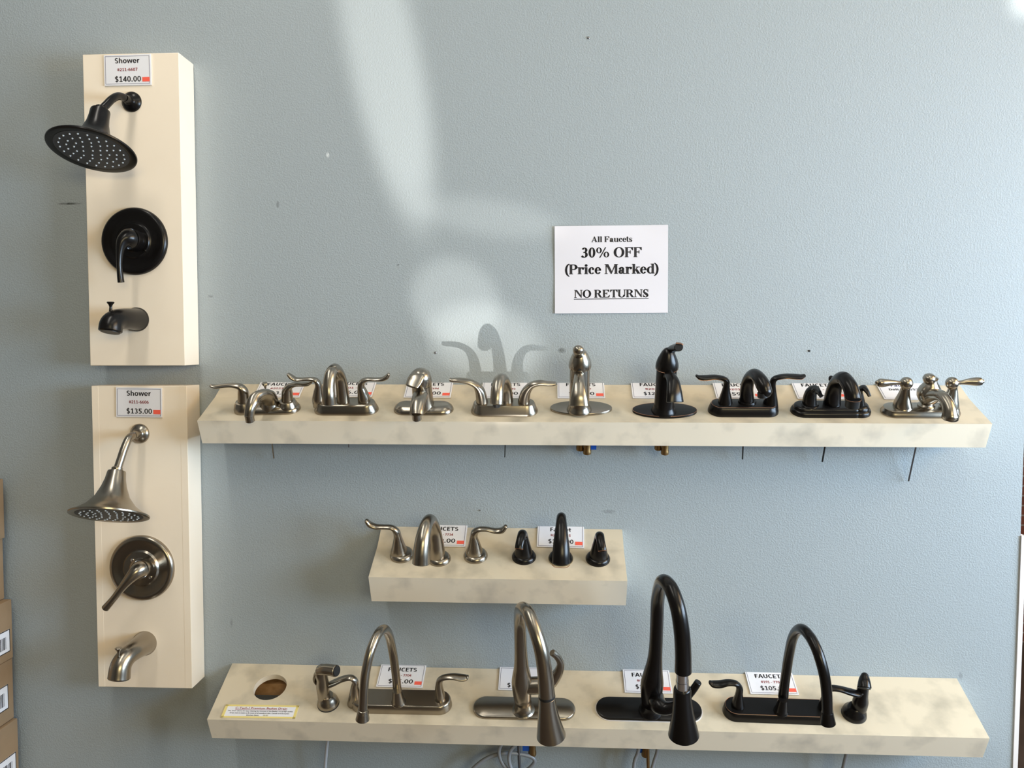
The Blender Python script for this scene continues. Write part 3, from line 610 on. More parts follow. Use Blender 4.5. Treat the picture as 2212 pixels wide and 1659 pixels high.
aerator(ft, tr[-1][0]+Vector((-.006, -.002, -.004)), Vector((.1, -.2, -1)), 11.5, 9, RUBBER, sp)
rod(ft, 650, 560, 623, 1165, 18, 1.8, m=RUBBER)
# --- 8: bronze, small hooded handles
ft = Fit('bathroom_faucet', 'dark bronze faucet with short hooked handles and stepped oval base', 'faucet', S1.at(*c8(1578, 720), .029), c8, BRONZE)
STEP = [(29, 0), (29, 6), (27, 10), (24, 12), (23, 17), (20, 21), (17, 23)]
xl, xr = hx_of(ft, 1347, 610), hx_of(ft, 1880, 612)
base_plate(ft, stadium(.084, .029), [(0, 0), (0, 6), (2, 10), (5, 12), (6, 17), (9, 20), (12, 20.5)], [(xl, 0, STEP), (xr, 0, STEP)])
ft.tube('handle', [(1347, 620, 0, 17), (1352, 510, 0, 15.5), (1372, 430, -3, 12.5), (1410, 402, -12, 10, 6.5), (1448, 440, -25, 11, 4.5), (1482, 488, -33, 11, 3.2)], up=(.3, 1, 0))
ft.tube('handle', [(1882, 622, 0, 17), (1880, 510, 0, 13.5), (1893, 425, -2, 10, 8), (1935, 392, -10, 9, 6), (1975, 430, -20, 10, 4.5), (2005, 484, -28, 11, 3.2)], up=(.3, 1, 0))
sp, tr = ft.tube('spout', [(1592, 615, 5, 21), (1600, 510, 5, 19), (1620, 400, 2, 17), (1660, 318, -10, 16), (1718, 290, -35, 16), (1780, 360, -62, 16.5), (1812, 445, -78, 17), (1824, 512, -86, 17.5)])
b = MB(); b.tube([(tr[-1][0]+Vector((.0172*math.cos(a), -.0172*math.sin(a)*.96, .0012+.004*math.sin(a)*0)), .0006, .0006) for a in [2*math.pi*k/24 for k in range(25)]], Vector((0, 0, 1)), 6, raw=True); b.build('worn_edge', COPPER, sp)
aerator(ft, tr[-1][0], Vector((.06, .05, -1)), 15.5, 19, RUBBER, sp)
ft.tube('lift_knob', [(1583, 300, 14, 5.5), (1586, 285, 14, 6)], c0='r', c1='r')
rod(ft, 1600, 560, 1490, 1192, 16, 2.1, m=RUBBER)
# --- 9: traditional nickel with teardrop levers
ft = Fit('bathroom_faucet', 'traditional nickel faucet with teardrop levers and bell-shaped valves', 'faucet', S1.at(*c9(1012, 718), .028), c9, NICKEL)
xl, xr = hx_of(ft, 797, 600), hx_of(ft, 1335, 600)
FOOT = [(27, 0), (27, 4), (24, 9), (22.5, 15), (20, 19)]
base_plate(ft, stadium(.081, .028), [(0, 0), (0, 4), (3, 8), (5, 14), (9, 16)], [(xl, 0, FOOT), (xr, 0, FOOT)])
for q, s_ in (([(797, 605, 0, 21.5), (797, 575, 0, 21), (802, 520, 0, 18.5), (818, 440, 0, 13), (832, 375, 0, 10), (838, 345, 0, 10.5)], -1), ([(1337, 605, 0, 21.5), (1340, 575, 0, 21), (1350, 510, 0, 18.5), (1372, 430, 0, 13), (1380, 370, 0, 10), (1380, 345, 0, 10.5)], 1)):
    o, tr = ft.tube('handle', q)
    k = ft.L(845, 308) if s_ < 0 else ft.L(1372, 308)
    b = MB(); b.lathe([(.0145*math.sin(math.pi*i/14), -.0145*math.cos(math.pi*i/14)) for i in range(15)], Matrix.Translation(k), 28); b.build('handle_cap', NICKEL, o)
    lev = [(785, 305, 0, 5), (735, 302, 0, 5, 5), (650, 302, 0, 7, 7.5), (570, 305, 0, 10, 10), (525, 302, 0, 9, 9), (508, 300, 0, 5, 5)] if s_ < 0 else [(1435, 305, 0, 5), (1490, 300, 0, 5, 5), (1570, 292, 0, 7.5, 8), (1650, 290, 0, 10, 10), (1705, 290, 0, 9, 9), (1724, 288, 0, 5, 5)]
    ft.tube('lever', lev, c1='r', parent=o)
vx = ft.L(1068, 595, 3)
ft.lathe('spout_body', [(19, 15), (19, 19), (15, 22), (14, 24), (20, 31), (26, 42), (27, 52), (23, 63), (16, 74), (11.5, 80), (10.5, 85), (12, 87), (12, 89), (9, 91)], (vx.x, .003, 0))
sp, tr = ft.tube('spout', [(1085, 470, -4, 16), (1170, 447, -22, 14.5), (1250, 458, -46, 13), (1312, 525, -66, 13.2), (1342, 610, -80, 14.5), (1351, 685, -88, 16), (1353, 700, -89, 17.5)], up=(0, 1, 0))
aerator(ft, tr[-1][0], DOWN, 17.5, 4, parent=sp)
p = ft.L(1110, 258, 3); b = MB(); b.lathe([(r*MM, z*MM) for r, z in ((6, -15), (7, -12), (12, -7), (14.5, 0), (12.5, 7), (7, 11), (0, 12))], Matrix.Translation(p), 28); b.build('lift_knob', NICKEL, ft.o)
rod(ft, 1060, 560, 870, 1440, 14, 2.0)
# --- widespread sets on the short shelf
RING = [(29.5, 0), (29.5, 3), (27, 8), (23.5, 11.5), (21, 12)]
def spread_handle(root, cr, fx, fy, pts, metal, up=(0, 1, 0), c1='r', tip=None):
    ft = Fit.__new__(Fit); ft.M = S2.at(*cr(fx, fy), .0295); ft.inv = ft.M.inverted(); ft.cr = cr; ft.metal = metal; ft.r3 = ft.M.to_3x3(); ft.o = None
    o, tr = ft.tube('handle', pts, c1=c1, up=up); o.parent = root.o; o.matrix_local = root.inv @ ft.M
    ft.lathe('escutcheon', RING, parent=o)
    if tip:
        v, ra, rb = tr[-1]; d = (tr[-1][0]-tr[-2][0]).normalized()
        b = MB(); b.tube([(v+d*.0005, ra*1.02, rb*1.02), (v+d*.002, ra*.98, rb*.98)], Vector(up), 20); b.build('worn_edge', COPPER, o)
        b = MB(); b.tube([(v+d*.002-Vector((0, 0, .001)), ra*.8, rb*.6), (v+d*.003-Vector((0, 0, .001)), ra*.75, rb*.55)], Vector(up), 20); b.build('lever_tip', BRONZE, o)
ft = Fit('widespread_faucet', 'three-piece brushed nickel faucet on the left of the short shelf', 'faucet', S2.at(*c10(1145, 888), .0275), c10, NICKEL)
o, tr = ft.tube('spout', [(1137, 815, 0, 20.5), (1130, 680, 0, 19.5), (1115, 520, 0, 17), (1090, 370, -5, 15), (1042, 262, -30, 13.5), (988, 330, -65, 14.5), (947, 500, -95, 17), (927, 680, -113, 19), (920, 842, -125, 20)], up=(1, .5, 0))
ft.lathe('escutcheon', [(r*.94, z) for r, z in RING], parent=o)
spread_handle(ft, c10, 640, 842, [(630, 785, 0, 21), (628, 690, 0, 21), (620, 590, 0, 15.5, 15), (609, 490, 0, 10.5, 9.8), (590, 420, 0, 10, 8.5), (530, 368, 0, 9, 5.5), (430, 358, 0, 8.5, 4.6), (320, 354, 0, 9.5, 5.2), (240, 325, 0, 10, 6), (197, 282, 0, 8, 5)], NICKEL)
spread_handle(ft, c10, 1630, 852, [(1630, 795, 0, 21), (1628, 695, 0, 21), (1625, 590, 0, 15.5, 15), (1618, 495, 0, 10.5, 9.8), (1632, 430, 0, 10, 8.5), (1690, 391, 0, 9, 5.5), (1790, 388, 0, 8.5, 4.6), (1900, 410, 0, 9.5, 5.4), (1990, 403, 0, 10, 6.5), (2040, 357, 0, 7.5, 5)], NICKEL)
ft = Fit('widespread_faucet', 'three-piece dark bronze faucet on the right of the short shelf', 'faucet', S2.at(*c11(930, 882), .029), c11, BRONZE)
def lip(b, tr):
    v, ra, rb = tr[-1]; b.tube([(v+Vector((-ra, -rb*.4, 0)), .0008, .0008), (v+Vector((-ra*.6, -rb*.95, -.0005)), .0008, .0008), (v+Vector((0, -rb*1.02, -.0006)), .0008, .0008), (v+Vector((ra*.6, -rb*.95, -.0005)), .0008, .0008), (v+Vector((ra, -rb*.4, 0)), .0008, .0008)], Vector((0, 0, 1)), 6)
o, tr = ft.tube('spout', [(935, 810, 0, 22.5), (936, 620, 0, 20), (938, 430, -4, 15), (938, 262, -24, 11.5), (938, 232, -46, 11), (937, 340, -76, 13, 11.5), (935, 520, -104, 16.5, 13), (932, 700, -124, 19, 14), (931, 840, -136, 20, 14)], up=(1, 0, 0), mats=[BRONZE, COPPER], extra=lip)
ft.lathe('escutcheon', RING, parent=o)
ft.lathe('brass_shim', [(30.5, 0), (30.5, 1.2), (29, 1.4)], (0, -.0015, 0), mats=SHIM, parent=o)
spread_handle(ft, c11, 437, 866, [(437, 805, 0, 22), (437, 720, 0, 22.5), (434, 620, 0, 18), (430, 520, 0, 13.5), (428, 465, 0, 11.5), (418, 448, -14, 10.5, 9), (398, 520, -34, 10, 6.5), (382, 595, -46, 10, 6), (377, 640, -51, 10, 6.5)], BRONZE, (1, 0, 0), 'f', True)
spread_handle(ft, c11, 1430, 892, [(1433, 830, 0, 22), (1434, 745, 0, 22.5), (1436, 640, 0, 18), (1440, 545, 0, 13.5), (1442, 490, 0, 11.5), (1448, 475, -14, 10.5, 9), (1460, 548, -34, 10, 6.5), (1474, 620, -46, 10, 6), (1480, 665, -51, 10, 6.5)], BRONZE, (1, 0, 0), 'f', True)
# --- kitchen row
KC = [(19, 0)]
def sprayer(label, cr, fx, fy, hd, stem, noz, metal, base, noz_up=(0, 1, 0)):
    ft = Fit('side_sprayer', label, 'side sprayer', S3.at(*cr(fx, fy), hd), cr, metal)
    ft.lathe('gasket', [(base[0][0]+.6, 0), (base[0][0]+.6, 3), (base[0][0]-1, 3.5)], mats=RUBBER)
    ft.lathe('base', base)
    o, tr = ft.tube('spray_wand', stem, c1='r')
    n, tn = ft.tube('nozzle', noz, up=noz_up, parent=o)
    v, ra, rb = tn[-1]; d = (tn[-1][0]-tn[-2][0]).normalized()
    b = MB(); b.lathe([(ra*.86, 0), (ra*.86, .0022)], axis_to(v+d*.0012, d), 24); b.build('nozzle_mouth', RUBBER, n)
    return ft, o
ft, wand = sprayer('nickel side sprayer standing beside the round drain hole', c12, 1290, 1072, .026, [(1272, 950, 0, 14), (1266, 880, 0, 14.5), (1258, 800, 0, 15.5), (1252, 720, -1, 14.5), (1240, 655, -2, 15), (1252, 612, -4, 12)], [(1225, 628, -3, 12), (1280, 618, -8, 13), (1345, 624, -14, 13.2), (1398, 632, -19, 14)], NICKEL, [(26, 3), (26, 6), (24, 14), (19, 22), (15.5, 27), (15, 30)])
ft.tube('trigger', [(1205, 640, -2, 7, 5), (1180, 670, -1, 8, 4), (1172, 720, 0, 8, 4), (1192, 760, 0, 7, 3)], c0='r', c1='r', parent=wand)
ft, wand = sprayer('dark bronze side sprayer at the right end of the faucets', c16, 1725, 1194, .028, [(1738, 1060, 0, 15), (1745, 1010, 0, 17.5), (1756, 950, 0, 17.8), (1770, 890, 0, 14), (1785, 800, 3, 13), (1797, 730, 4, 12.5), (1800, 690, 4, 9)], [(1797, 678, 0, 8), (1797, 730, -8, 12.5), (1797, 775, -16, 14.5), (1797, 806, -21, 15.5)], BRONZE, [(28, 3), (28, 6), (26, 13), (21, 18), (19.5, 22), (17, 26), (15, 28)], (1, 0, 0))
CONE = [(17.5, 0), (17.5, 2), (16, 4), (15.5, 6), (11.5, 34), (11, 40)]
def kitchen(label, cr, fx, fy, hd, hw, lh, rh, sx, sy, sp, metal, tip, copper=None, rot=0):
    ft = Fit('kitchen_faucet', label, 'faucet', S3.at(*cr(fx, fy), hd, rot), cr, metal)
    o_ = base_plate(ft, stadium(hw, hd), [(0, 0), (0, 4), (1, 8), (2, 18), (4, 22), (6, 23), (6, 23.5)], copper=copper)
    for h in (lh, rh): ft.tube('handle', h, c1='r')
    p = ft.Z(sx, sy, 23); ft.lathe('spout_collar', [(r, z+23) for r, z in CONE], (p.x, p.y, 0))
    o, tr = ft.tube('spout', sp, seg=20)
    d = (tr[-1][0]-tr[-2][0]).normalized()
    b = MB(); b.lathe([(r*MM, z*MM) for r, z in tip], axis_to(tr[-1][0], d), 28); b.build('aerator', metal, o)
    return ft
TIP = [(9.5, -3), (11, -2), (11, 2), (12.5, 4), (12.5, 8), (15, 22), (13.5, 22.5), (12.5, 19)]
kf = kitchen('nickel gooseneck kitchen faucet with two paddle handles', c13, 700, 1092, .030, .1235,
  [(225, 985, 0, 18), (225, 960, 0, 17), (225, 880, 0, 13.5, 13), (226, 800, 0, 10, 9.5), (232, 745, 0, 9, 7.5), (190, 706, 0, 9, 5), (110, 715, 0, 10, 4.5), (20, 752, 0, 11.5, 4.5), (-50, 783, 0, 10, 5), (-80, 778, 0, 6, 4)],
  [(1130, 990, 0, 18), (1130, 965, 0, 17), (1125, 880, 0, 13, 12.5), (1117, 790, 0, 9.5, 9), (1127, 732, 0, 8.5, 7.5), (1172, 702, 0, 9, 5), (1260, 692, 0, 10, 4), (1340, 703, 0, 11.5, 4.5), (1400, 705, 0, 9.5, 4.5), (1420, 695, 0, 6, 3)],
  690, 965, [(676, 830, 0, 10.5), (664, 700, 0, 10), (645, 540, -1, 10), (620, 390, -6, 10), (590, 262, -25, 10), (545, 192, -58, 10), (480, 232, -95, 10), (405, 390, -132, 9.8), (352, 590, -158, 9.6), (325, 800, -175, 9.5), (313, 1050, -186, 9.5)], NICKEL, TIP)
bk = kitchen('dark bronze gooseneck kitchen faucet with copper-edged two-handle base', c16, 905, 1192, .030, .1285,
  [(452, 1060, 0, 20), (453, 1040, 0, 19), (462, 960, 0, 14.5, 14), (471, 880, 0, 9.5, 9), (476, 815, 0, 8.5, 8), (442, 768, 0, 9, 5.5), (360, 757, 0, 10, 5), (270, 773, 0, 11.5, 5.8), (200, 772, 0, 10.5, 6), (168, 757, 0, 7, 4)],
  [(1378, 1080, 0, 20), (1380, 1055, 0, 19), (1386, 970, 0, 14.5, 14), (1394, 890, 0, 9.5, 9), (1405, 840, 0, 8.5, 8), (1450, 815, 0, 9, 5.5), (1540, 824, 0, 9.5, 5), (1640, 853, 0, 11, 5.5), (1720, 873, 0, 11, 5.5), (1768, 866, 0, 7, 4)],
  915, 1058, [(938, 900, 0, 12), (950, 790, 0, 11.2), (972, 640, -1, 11), (1000, 460, -8, 11), (1045, 270, -30, 11), (1122, 187, -66, 11), (1215, 262, -104, 11), (1300, 425, -138, 11), (1368, 650, -164, 11), (1397, 850, -178, 11), (1405, 1075, -188, 11)], BRONZE, [(11, -3), (12, -1), (12.5, 3), (13, 6), (16, 24), (15, 25), (13, 22)], (4.5, 22.6), math.radians(-1))
PLATE = [(0, 0), (0, 4), (1, 6.5), (3.5, 8)]
ft = Fit('kitchen_faucet', 'nickel pull-down kitchen faucet with hooked side handle', 'faucet', S3.at(*c14(662, 1207), .032), c14, NICKEL)
base_plate(ft, stadium(.1235, .032), PLATE, name='deck_plate')
p = ft.Z(660, 1108, 8); ax = Vector((p.x, p.y, 0))
ft.lathe('foot', [(27, 7.5), (27, 9.5), (24, 12.5), (21, 18), (19.6, 26), (19.4, 34)], ax)
o, tr = ft.tube('body', [(658, 1075, 0, 20), (655, 1040, 0, 19.5), (647, 940, 0, 22.5), (643, 850, 0, 24), (642, 770, 0, 21), (640, 700, 0, 17.5), (636, 570, 0, 15), (630, 400, -2, 14.3), (627, 250, -14, 13.8), (643, 150, -52, 13.6), (700, 190, -96, 13.8), (768, 350, -130, 14.2), (828, 550, -156, 14.8), (862, 750, -172, 15.8), (881, 975, -184, 17.3)], seg=26)
sh, tr = ft.tube('spray_head', [(882, 990, -185, 17.3), (888, 1090, -189, 19.3), (902, 1220, -194, 24.5), (922, 1352, -199, 31)], seg=32)
b = MB(); d = (tr[-1][0]-tr[-2][0]).normalized(); b.lathe([(.0166, -.004), (.0178, -.001), (.0178, .001), (.0166, .0045)], axis_to(ft.L(881, 980, -184.5), -d), 24); b.build('hose_gap', RUBBER, ft.o)
ft.tube('side_handle', [(690, 880, 0, 20), (780, 878, 0, 20.5), (860, 868, 0, 19.5), (935, 825, 0, 15.5), (995, 740, 0, 11), (1008, 665, 0, 8.8), (975, 603, -2, 8.2), (932, 568, -4, 8)])
ftn = ft
ft = Fit('kitchen_faucet', 'dark bronze pull-down kitchen faucet, spray head hanging on chrome collar', 'faucet', S3.at(*c15(545, 1281), .033), c15, BRONZE)
base_plate(ft, stadium(.126, .033), [(0, 0), (0, 5), (1, 7.5), (3.5, 8.5)], name='deck_plate')
b = MB(); b.loft_outline(stadium(.1275, .0345), [(0, 0), (0, .0022)]); b.build('plate_gasket', WHITEP, ft.o)
p = ft.Z(546, 1195, 8); ax = Vector((p.x, p.y, 0))
ft.lathe('foot', [(27.5, 8), (27.5, 10.5), (25, 13.5), (22, 19), (21, 27), (20.8, 34)], ax)
o, tr = ft.tube('body', [(548, 1165, 0, 21), (550, 1120, 0, 21.5), (556, 1040, 0, 25.5), (562, 960, 0, 26.5), (572, 870, 0, 21.5), (584, 770, 0, 17), (593, 650, 0, 15.2), (601, 450, -1, 14.8), (609, 270, -12, 14.6), (645, 138, -56, 14.6), (710, 185, -100, 15), (768, 340, -135, 15.5), (803, 540, -160, 16), (815, 720, -175, 16.4), (815, 872, -184, 17)], seg=26)
o2, tr = ft.tube('hose_collar', [(808, 870, -184, 12.2), (808, 940, -187, 12.4), (808, 945, -187, 13), (808, 1015, -190, 13.2)], mats=CHROME, label='shiny chrome collar', n=3)
sh, tr = ft.tube('spray_head', [(808, 1012, -190, 17), (808, 1040, -191, 18.2), (810, 1130, -195, 19.5), (814, 1250, -200, 24), (819, 1385, -206, 32)], seg=32)
ft.tube('side_handle', [(590, 1075, -8, 19.5), (600, 1120, -28, 20), (618, 1150, -44, 19), (680, 1172, -54, 15), (760, 1148, -58, 11.5), (840, 1085, -58, 9.5), (900, 1015, -56, 8.8), (938, 958, -54, 8.2)], up=(0, .7, .7))
ftb = ft
# supply lines under the lowest shelf
def line(ft, cr, pts, r, name, m):
    old = ft.cr; ft.cr = cr; o, tr = ft.tube(name, [(x, y, yl, r) for x, y, yl in pts], mats=m, seg=12, c0='r', c1='r'); ft.cr = old; return o
px = lambda x, y: (x, y)
line(kf, px, [(712, 1560, 0), (708, 1600, -10), (705, 1625, -20), (700, 1690, -40)], 4.0, 'supply_hose', TUBEWHITE)
line(ftn, px, [(1120, 1600, 5), (1122, 1650, -20), (1126, 1700, -45)], 4, 'supply_hose', STEEL)
line(ftn, px, [(985, 1700, -45), (1040, 1645, -20), (1090, 1627, -10), (1140, 1632, -8), (1155, 1645, -12), (1135, 1665, -20), (1100, 1672, -25)], 5, 'supply_hose', HOSE)
line(ftn, px, [(1088, 1600, -5), (1078, 1622, -15), (1086, 1650, -30), (1110, 1672, -38), (1140, 1690, -45)], 4.5, 'supply_hose', HOSE)
line(ftn, px, [(1125, 1600, -8), (1104, 1620, -20), (1100, 1645, -32), (1112, 1680, -48)], 4.5, 'supply_hose', HOSE)
def knob_brass(ft, x, y, yl, tagpt):
    old = ft.cr; ft.cr = px; brass_ends(ft, [(x, y, yl, 10)], tagpt); ft.cr = old
knob_brass(ftn, 1150, 1629, 0, (1136, 1620, -4))
line(ftb, px, [(1384, 1590, 0), (1378, 1625, -12), (1370, 1650, -25), (1368, 1700, -45)], 4.5, 'supply_hose', HOSE)
line(ftb, px, [(1418, 1590, 4), (1420, 1620, -8), (1413, 1645, -20), (1400, 1690, -42)], 4.5, 'supply_hose', HOSE)
line(ftb, px, [(1399, 1590, -4), (1400, 1650, -25), (1402, 1700, -48)], 4, 'supply_hose', BRASS)
knob_brass(ftb, 1394, 1631, -8, (1385, 1624, -6))
line(bk, px, [(1836, 1590, 0), (1828, 1630, -15), (1812, 1700, -40)], 4.6, 'supply_hose', HOSE)
# ---------------------------------------------------------------- shower fixtures
def view_axis(px_, py_, dx, dy, ratio):
    d = ray(px_, py_); r = (RT-d*RT.dot(d)).normalized(); u = r.cross(d)
    L_ = math.hypot(dx, dy); return (-d*ratio+(r*dx/L_-u*dy/L_)*math.sqrt(1-ratio*ratio)).normalized()
k1 = crop(60, 90, 5.027); k2 = crop(60, 400, 3.95); k3 = crop(100, 810, 4.741); k4 = crop(120, 1120, 4.1475)
def on_panel(P, cr, x, y):
    p = hit(*cr(x, y), P.translation, P.to_3x3() @ Vector((0, 0, 1))); M = P.copy(); M.translation = p; return M
def shower_head(label, P, cr, fx, fy, fr, arm, face, vax, prof, metal, R, rows, rimcol):
    ft = Fit('overhead_shower', label, 'shower head', on_panel(P, cr, fx, fy), cr, metal)
    ft.lathe('flange', [(fr, 0), (fr, 2), (fr-2, 5), (fr-8, 9), (11, 12), (10, 14)])
    a, tr = ft.tube('arm', arm, z=True, up=(0, 0, 1), n=8)
    n = (ft.inv.to_3x3() @ view_axis(*vax)).normalized()
    top = tr[-1][0]
    b = MB(); b.lathe([(11.5*MM, -9*MM), (12.5*MM, -8*MM), (12.5*MM, -2*MM), (11*MM, 0), (10*MM, 6*MM)], axis_to(top, n), 12); b.build('collar_nut', metal, ft.o)
    M = axis_to(top, n)
    b = MB(); b.lathe([(r*MM, z*MM) for r, z in prof], M, 64); bell = b.build('bell', metal, ft.o)
    z = prof[-1][1]*MM
    b = MB(); b.lathe([(R*MM, z-.003), (R*MM, z+.0006), (0, z+.001)], M, 48); fc = b.build('spray_face', FACE, bell); fc['label'] = 'dark grey spray face'
    first = None
    for k, cnt in rows:
        for i in range(cnt):
            a_ = 2*math.pi*(i+.3*k)/cnt; p = M @ Vector((R*MM*k*math.cos(a_), R*MM*k*math.sin(a_), z+.0004))
            if first is None:
                q = MB(); q.lathe([(.0024, 0), (.0022, .0014), (.0014, .0024), (0, .0027)], None, 10); first = q.build('nozzle', NUB, fc)
            else:
                first2 = first.copy(); C.objects.link(first2); first2.parent = fc; o = first2
            o = first if i == 0 and k == rows[0][0] else first2
            o.matrix_local = axis_to(p, M.to_3x3() @ Vector((0, 0, 1)))
    return ft, top, n
ROWS = [(.86, 22), (.66, 17), (.46, 12), (.26, 6), (.03, 1)]
ft, top, n = shower_head('dark bronze shower head with grey nozzle face turned to the viewer', PU, k1, 1130, 655, 24.5,
  [(1130, 655, 3, 9), (1062, 615, 34, 9), (985, 592, 58, 9), (915, 625, 80, 9), (850, 690, 96, 9), (790, 748, 108, 9)],
  None, (*k1(700, 950), -145, 425, .47), [(14, -1), (20.5, 0), (21.5, 3), (22, 18), (24, 34), (30, 55), (42, 74), (62, 89), (84, 97), (94, 100), (95.5, 102), (95, 105), (91, 106.5), (80, 104)], BRONZE, 79, ROWS, None)
ft, top, n = shower_head('nickel bell-shaped shower head pointing down, seen from the side', PL, k3, 958, 600, 24.5,
  [(958, 600, 3, 9), (905, 612, 34, 9.2), (848, 648, 58, 9.2), (800, 750, 74, 9.2), (760, 870, 86, 9.2), (722, 985, 97, 9.4)],
  None, (*k3(680, 1250), -45, 465, .19), [(14, -1), (19.5, 0), (20.5, 3), (23, 20), (28, 38), (38, 62), (54, 82), (74, 96), (86, 101), (88, 103), (87.5, 106), (84, 107), (74, 105)], NICKEL, 73, ROWS, None)
def valve(label, P, cr, cx, cy, prof, lever, metal, screws):
    ft = Fit('shower_valve', label, 'shower valve', on_panel(P, cr, cx, cy), cr, metal)
    ft.lathe('trim_plate', prof, seg=72)
    ft.tube('lever_handle', lever, z=True, up=(0, 0, 1), n=8, seg=24)
    for x, y in screws:
        p = ft.Z(x, y, 13); b = MB(); b.lathe([(.0036, -.004), (.0036, .0015), (.002, .0024), (0, .0025)], Matrix.Translation(p), 14); b.build('screw', CHROME if metal is NICKEL else metal, ft.o)
valve('round dark bronze shower valve plate with lever hanging down', PU, k2, 917, 480, [(82, 0), (82, 4), (80, 9), (75, 12), (69, 12), (62, 9.5), (46, 9.5), (42, 11), (40, 13.5), (28, 14), (25, 17), (20, 18)],
  [(925, 480, 12, 25), (893, 465, 36, 26, 25), (858, 458, 54, 24.5, 23.5), (812, 490, 66, 17.5, 15), (789, 560, 72, 10.5, 9), (783, 670, 72, 8, 6.5), (790, 780, 70, 8, 7), (796, 828, 69, 8.5, 7.5)], BRONZE, [(1000, 560)])
valve('round brushed nickel shower valve plate with lever pointing lower left', PL, k4, 780, 440, [(82, 0), (82, 4), (80, 9), (75, 12), (69, 11.5), (62, 8.5), (46, 8), (44, 10), (42, 12), (28, 12.5), (25, 16), (20, 17)],
  [(812, 450, 10, 24), (778, 448, 40, 24, 23.5), (738, 468, 58, 21.5, 20), (675, 528, 70, 15.5, 14), (600, 615, 76, 10.5, 9.5), (525, 712, 77, 9, 8), (446, 805, 76, 10, 9)], NICKEL, [(688, 372), (850, 527)])
def tub_spout(label, P, cr, cx, cy, fr, pts, knob, metal, rim=None):
    ft = Fit('tub_spout', label, 'tub spout', on_panel(P, cr, cx, cy), cr, metal)
    ft.lathe('flange', [(fr, 0), (fr, 5), (fr-1.5, 9), (fr-3, 10)])
    o, tr = ft.tube('spout_body', pts, z=True, up=(1, 0, 0), n=8, seg=32)
    d = (tr[-1][0]-tr[-2][0]).normalized(); b = MB(); b.lathe([(tr[-1][1]*.8, 0), (tr[-1][1]*.8, .004)], axis_to(tr[-1][0], d), 24); b.build('spout_opening', RUBBER, o)
    p = ft.Z(*knob); b = MB(); b.lathe([(r*MM, z*MM) for r, z in ((4, -2), (3.4, 3), (3, 8), (4.5, 13), (7.5, 16.5), (8.5, 18.5), (7.5, 20), (0, 20.5))], axis_to(p, (0, 1, 0)), 24); b.build('diverter_knob', rim or metal, o)
tub_spout('dark bronze tub spout with small knob pointing left', PU, k2, 935, 1146, 29.5, [(935, 1146, 3, 28), (890, 1142, 30, 25.5), (820, 1140, 66, 24.5), (755, 1150, 94, 24.5), (715, 1185, 110, 25.5), (705, 1243, 114, 26)], (708, 1068, 106), BRONZE)
tub_spout('brushed nickel tub spout with small knob bending downwards', PL, k4, 800, 1116, 30.5, [(800, 1116, 3, 29.5), (765, 1140, 30, 26.5), (705, 1180, 64, 24), (635, 1238, 92, 23), (585, 1320, 108, 24), (568, 1432, 114, 25.5)], (566, 1232, 117), NICKEL)
# ---------------------------------------------------------------- price cards and signs
def price_card(label, M, lines, w=.1165, h=.0735, thick=.0026, sticker=True, plain=False):
    o = thing('price_card', label, 'price card', M, 'price cards by the faucets and showers')
    b = MB(); b.box(-w/2, w/2, -h/2, h/2, .0003, thick, bev=.0004); b.build('card', PAPER2, o, sharp=20)
    z = thick+.0002; i = .0035; t = .0007
    b = MB()
    for x0, x1, y0, y1 in ((-w/2+i, w/2-i, h/2-i-t, h/2-i), (-w/2+i, w/2-i, -h/2+i, -h/2+i+t), (-w/2+i, -w/2+i+t, -h/2+i, h/2-i), (w/2-i-t, w/2-i, -h/2+i, h/2-i)):
        b.box(x0, x1, y0, y1, z-.0001, z+.0001)
    b.build('border', BLUEINK, o)
    z += .0002
    for body, cx, cy, wd_, cap, m, bold in lines: glyph_line(body, (cx-wd_/2)*MM, (cx+wd_/2)*MM, (cy-cap/2)*MM, cap*MM, z, m, o, sans)
    if sticker:
        b = MB(); b.box(.0365, .0545, -.0285, -.018, z-.0002, z+.0002); b.build('sticker', STICKER, o)['label'] = 'orange-red sticker'
def std(head, num, price, hw=73, pw=62):
    q = 22.5 if head == 'Shower' else 19.5
    o = [(head, 0, q, hw, 12.4, INK, .018), (price, 1, -q+1, pw, 12.8, INK, .016)]
    if num: o.append((num, 0, 1, 50, 7.4, RED, .008))
    return o
def panel_card(P, cr, x, y, label, lines, roll=0):
    M = on_panel(P, cr, x, y) @ Matrix.Rotation(roll, 4, 'Z') @ Matrix.Translation((0, 0, .0006)); price_card(label, M, lines)
panel_card(PU, k1, 1090, 312, 'price card reading Shower 140 dollars on the upper board', std('Shower', '#211-6607', '$140.00', 61, 64), math.radians(.3))
panel_card(PL, k3, 955, 280, 'price card reading Shower 135 dollars on the lower board', std('Shower', '#211-6606', '$135.00', 61, 64), math.radians(-.8))
def ledge_card(S, p, label, lines, roll=0, **k):
    q = hit(*p, S.M1.translation, S.M1.to_3x3() @ Vector((0, 0, 1))); M = S.M1.copy(); M.translation = q
    q2 = S.M1.inverted() @ q
    M = M @ Matrix.Rotation(roll, 4, 'Z') @ Matrix.Translation((0, 0, .0006)); price_card(label, M, lines, **k)
ledge_card(S1, c5(933, 462), 'price card behind the low nickel faucet at the far left of the top shelf', std('FAUCETS', '#2033 - 6', '$33.00'))
ledge_card(S1, c5(1709, 455), 'price card behind the tall arched nickel faucet on the top shelf', std('FAUCETS', '#201 - 7', '$46.00'))
ledge_card(S1, c6(637, 614), 'price card ending 7694 behind the dome-handled nickel faucet', std('FAUCETS', '#201 - 7694', '$49.00'))
ledge_card(S1, c6(1467, 617), 'price card ending 593 behind the sickle-handled nickel faucet', std('FAUCETS', '#201 - 5593', '$49.00'))
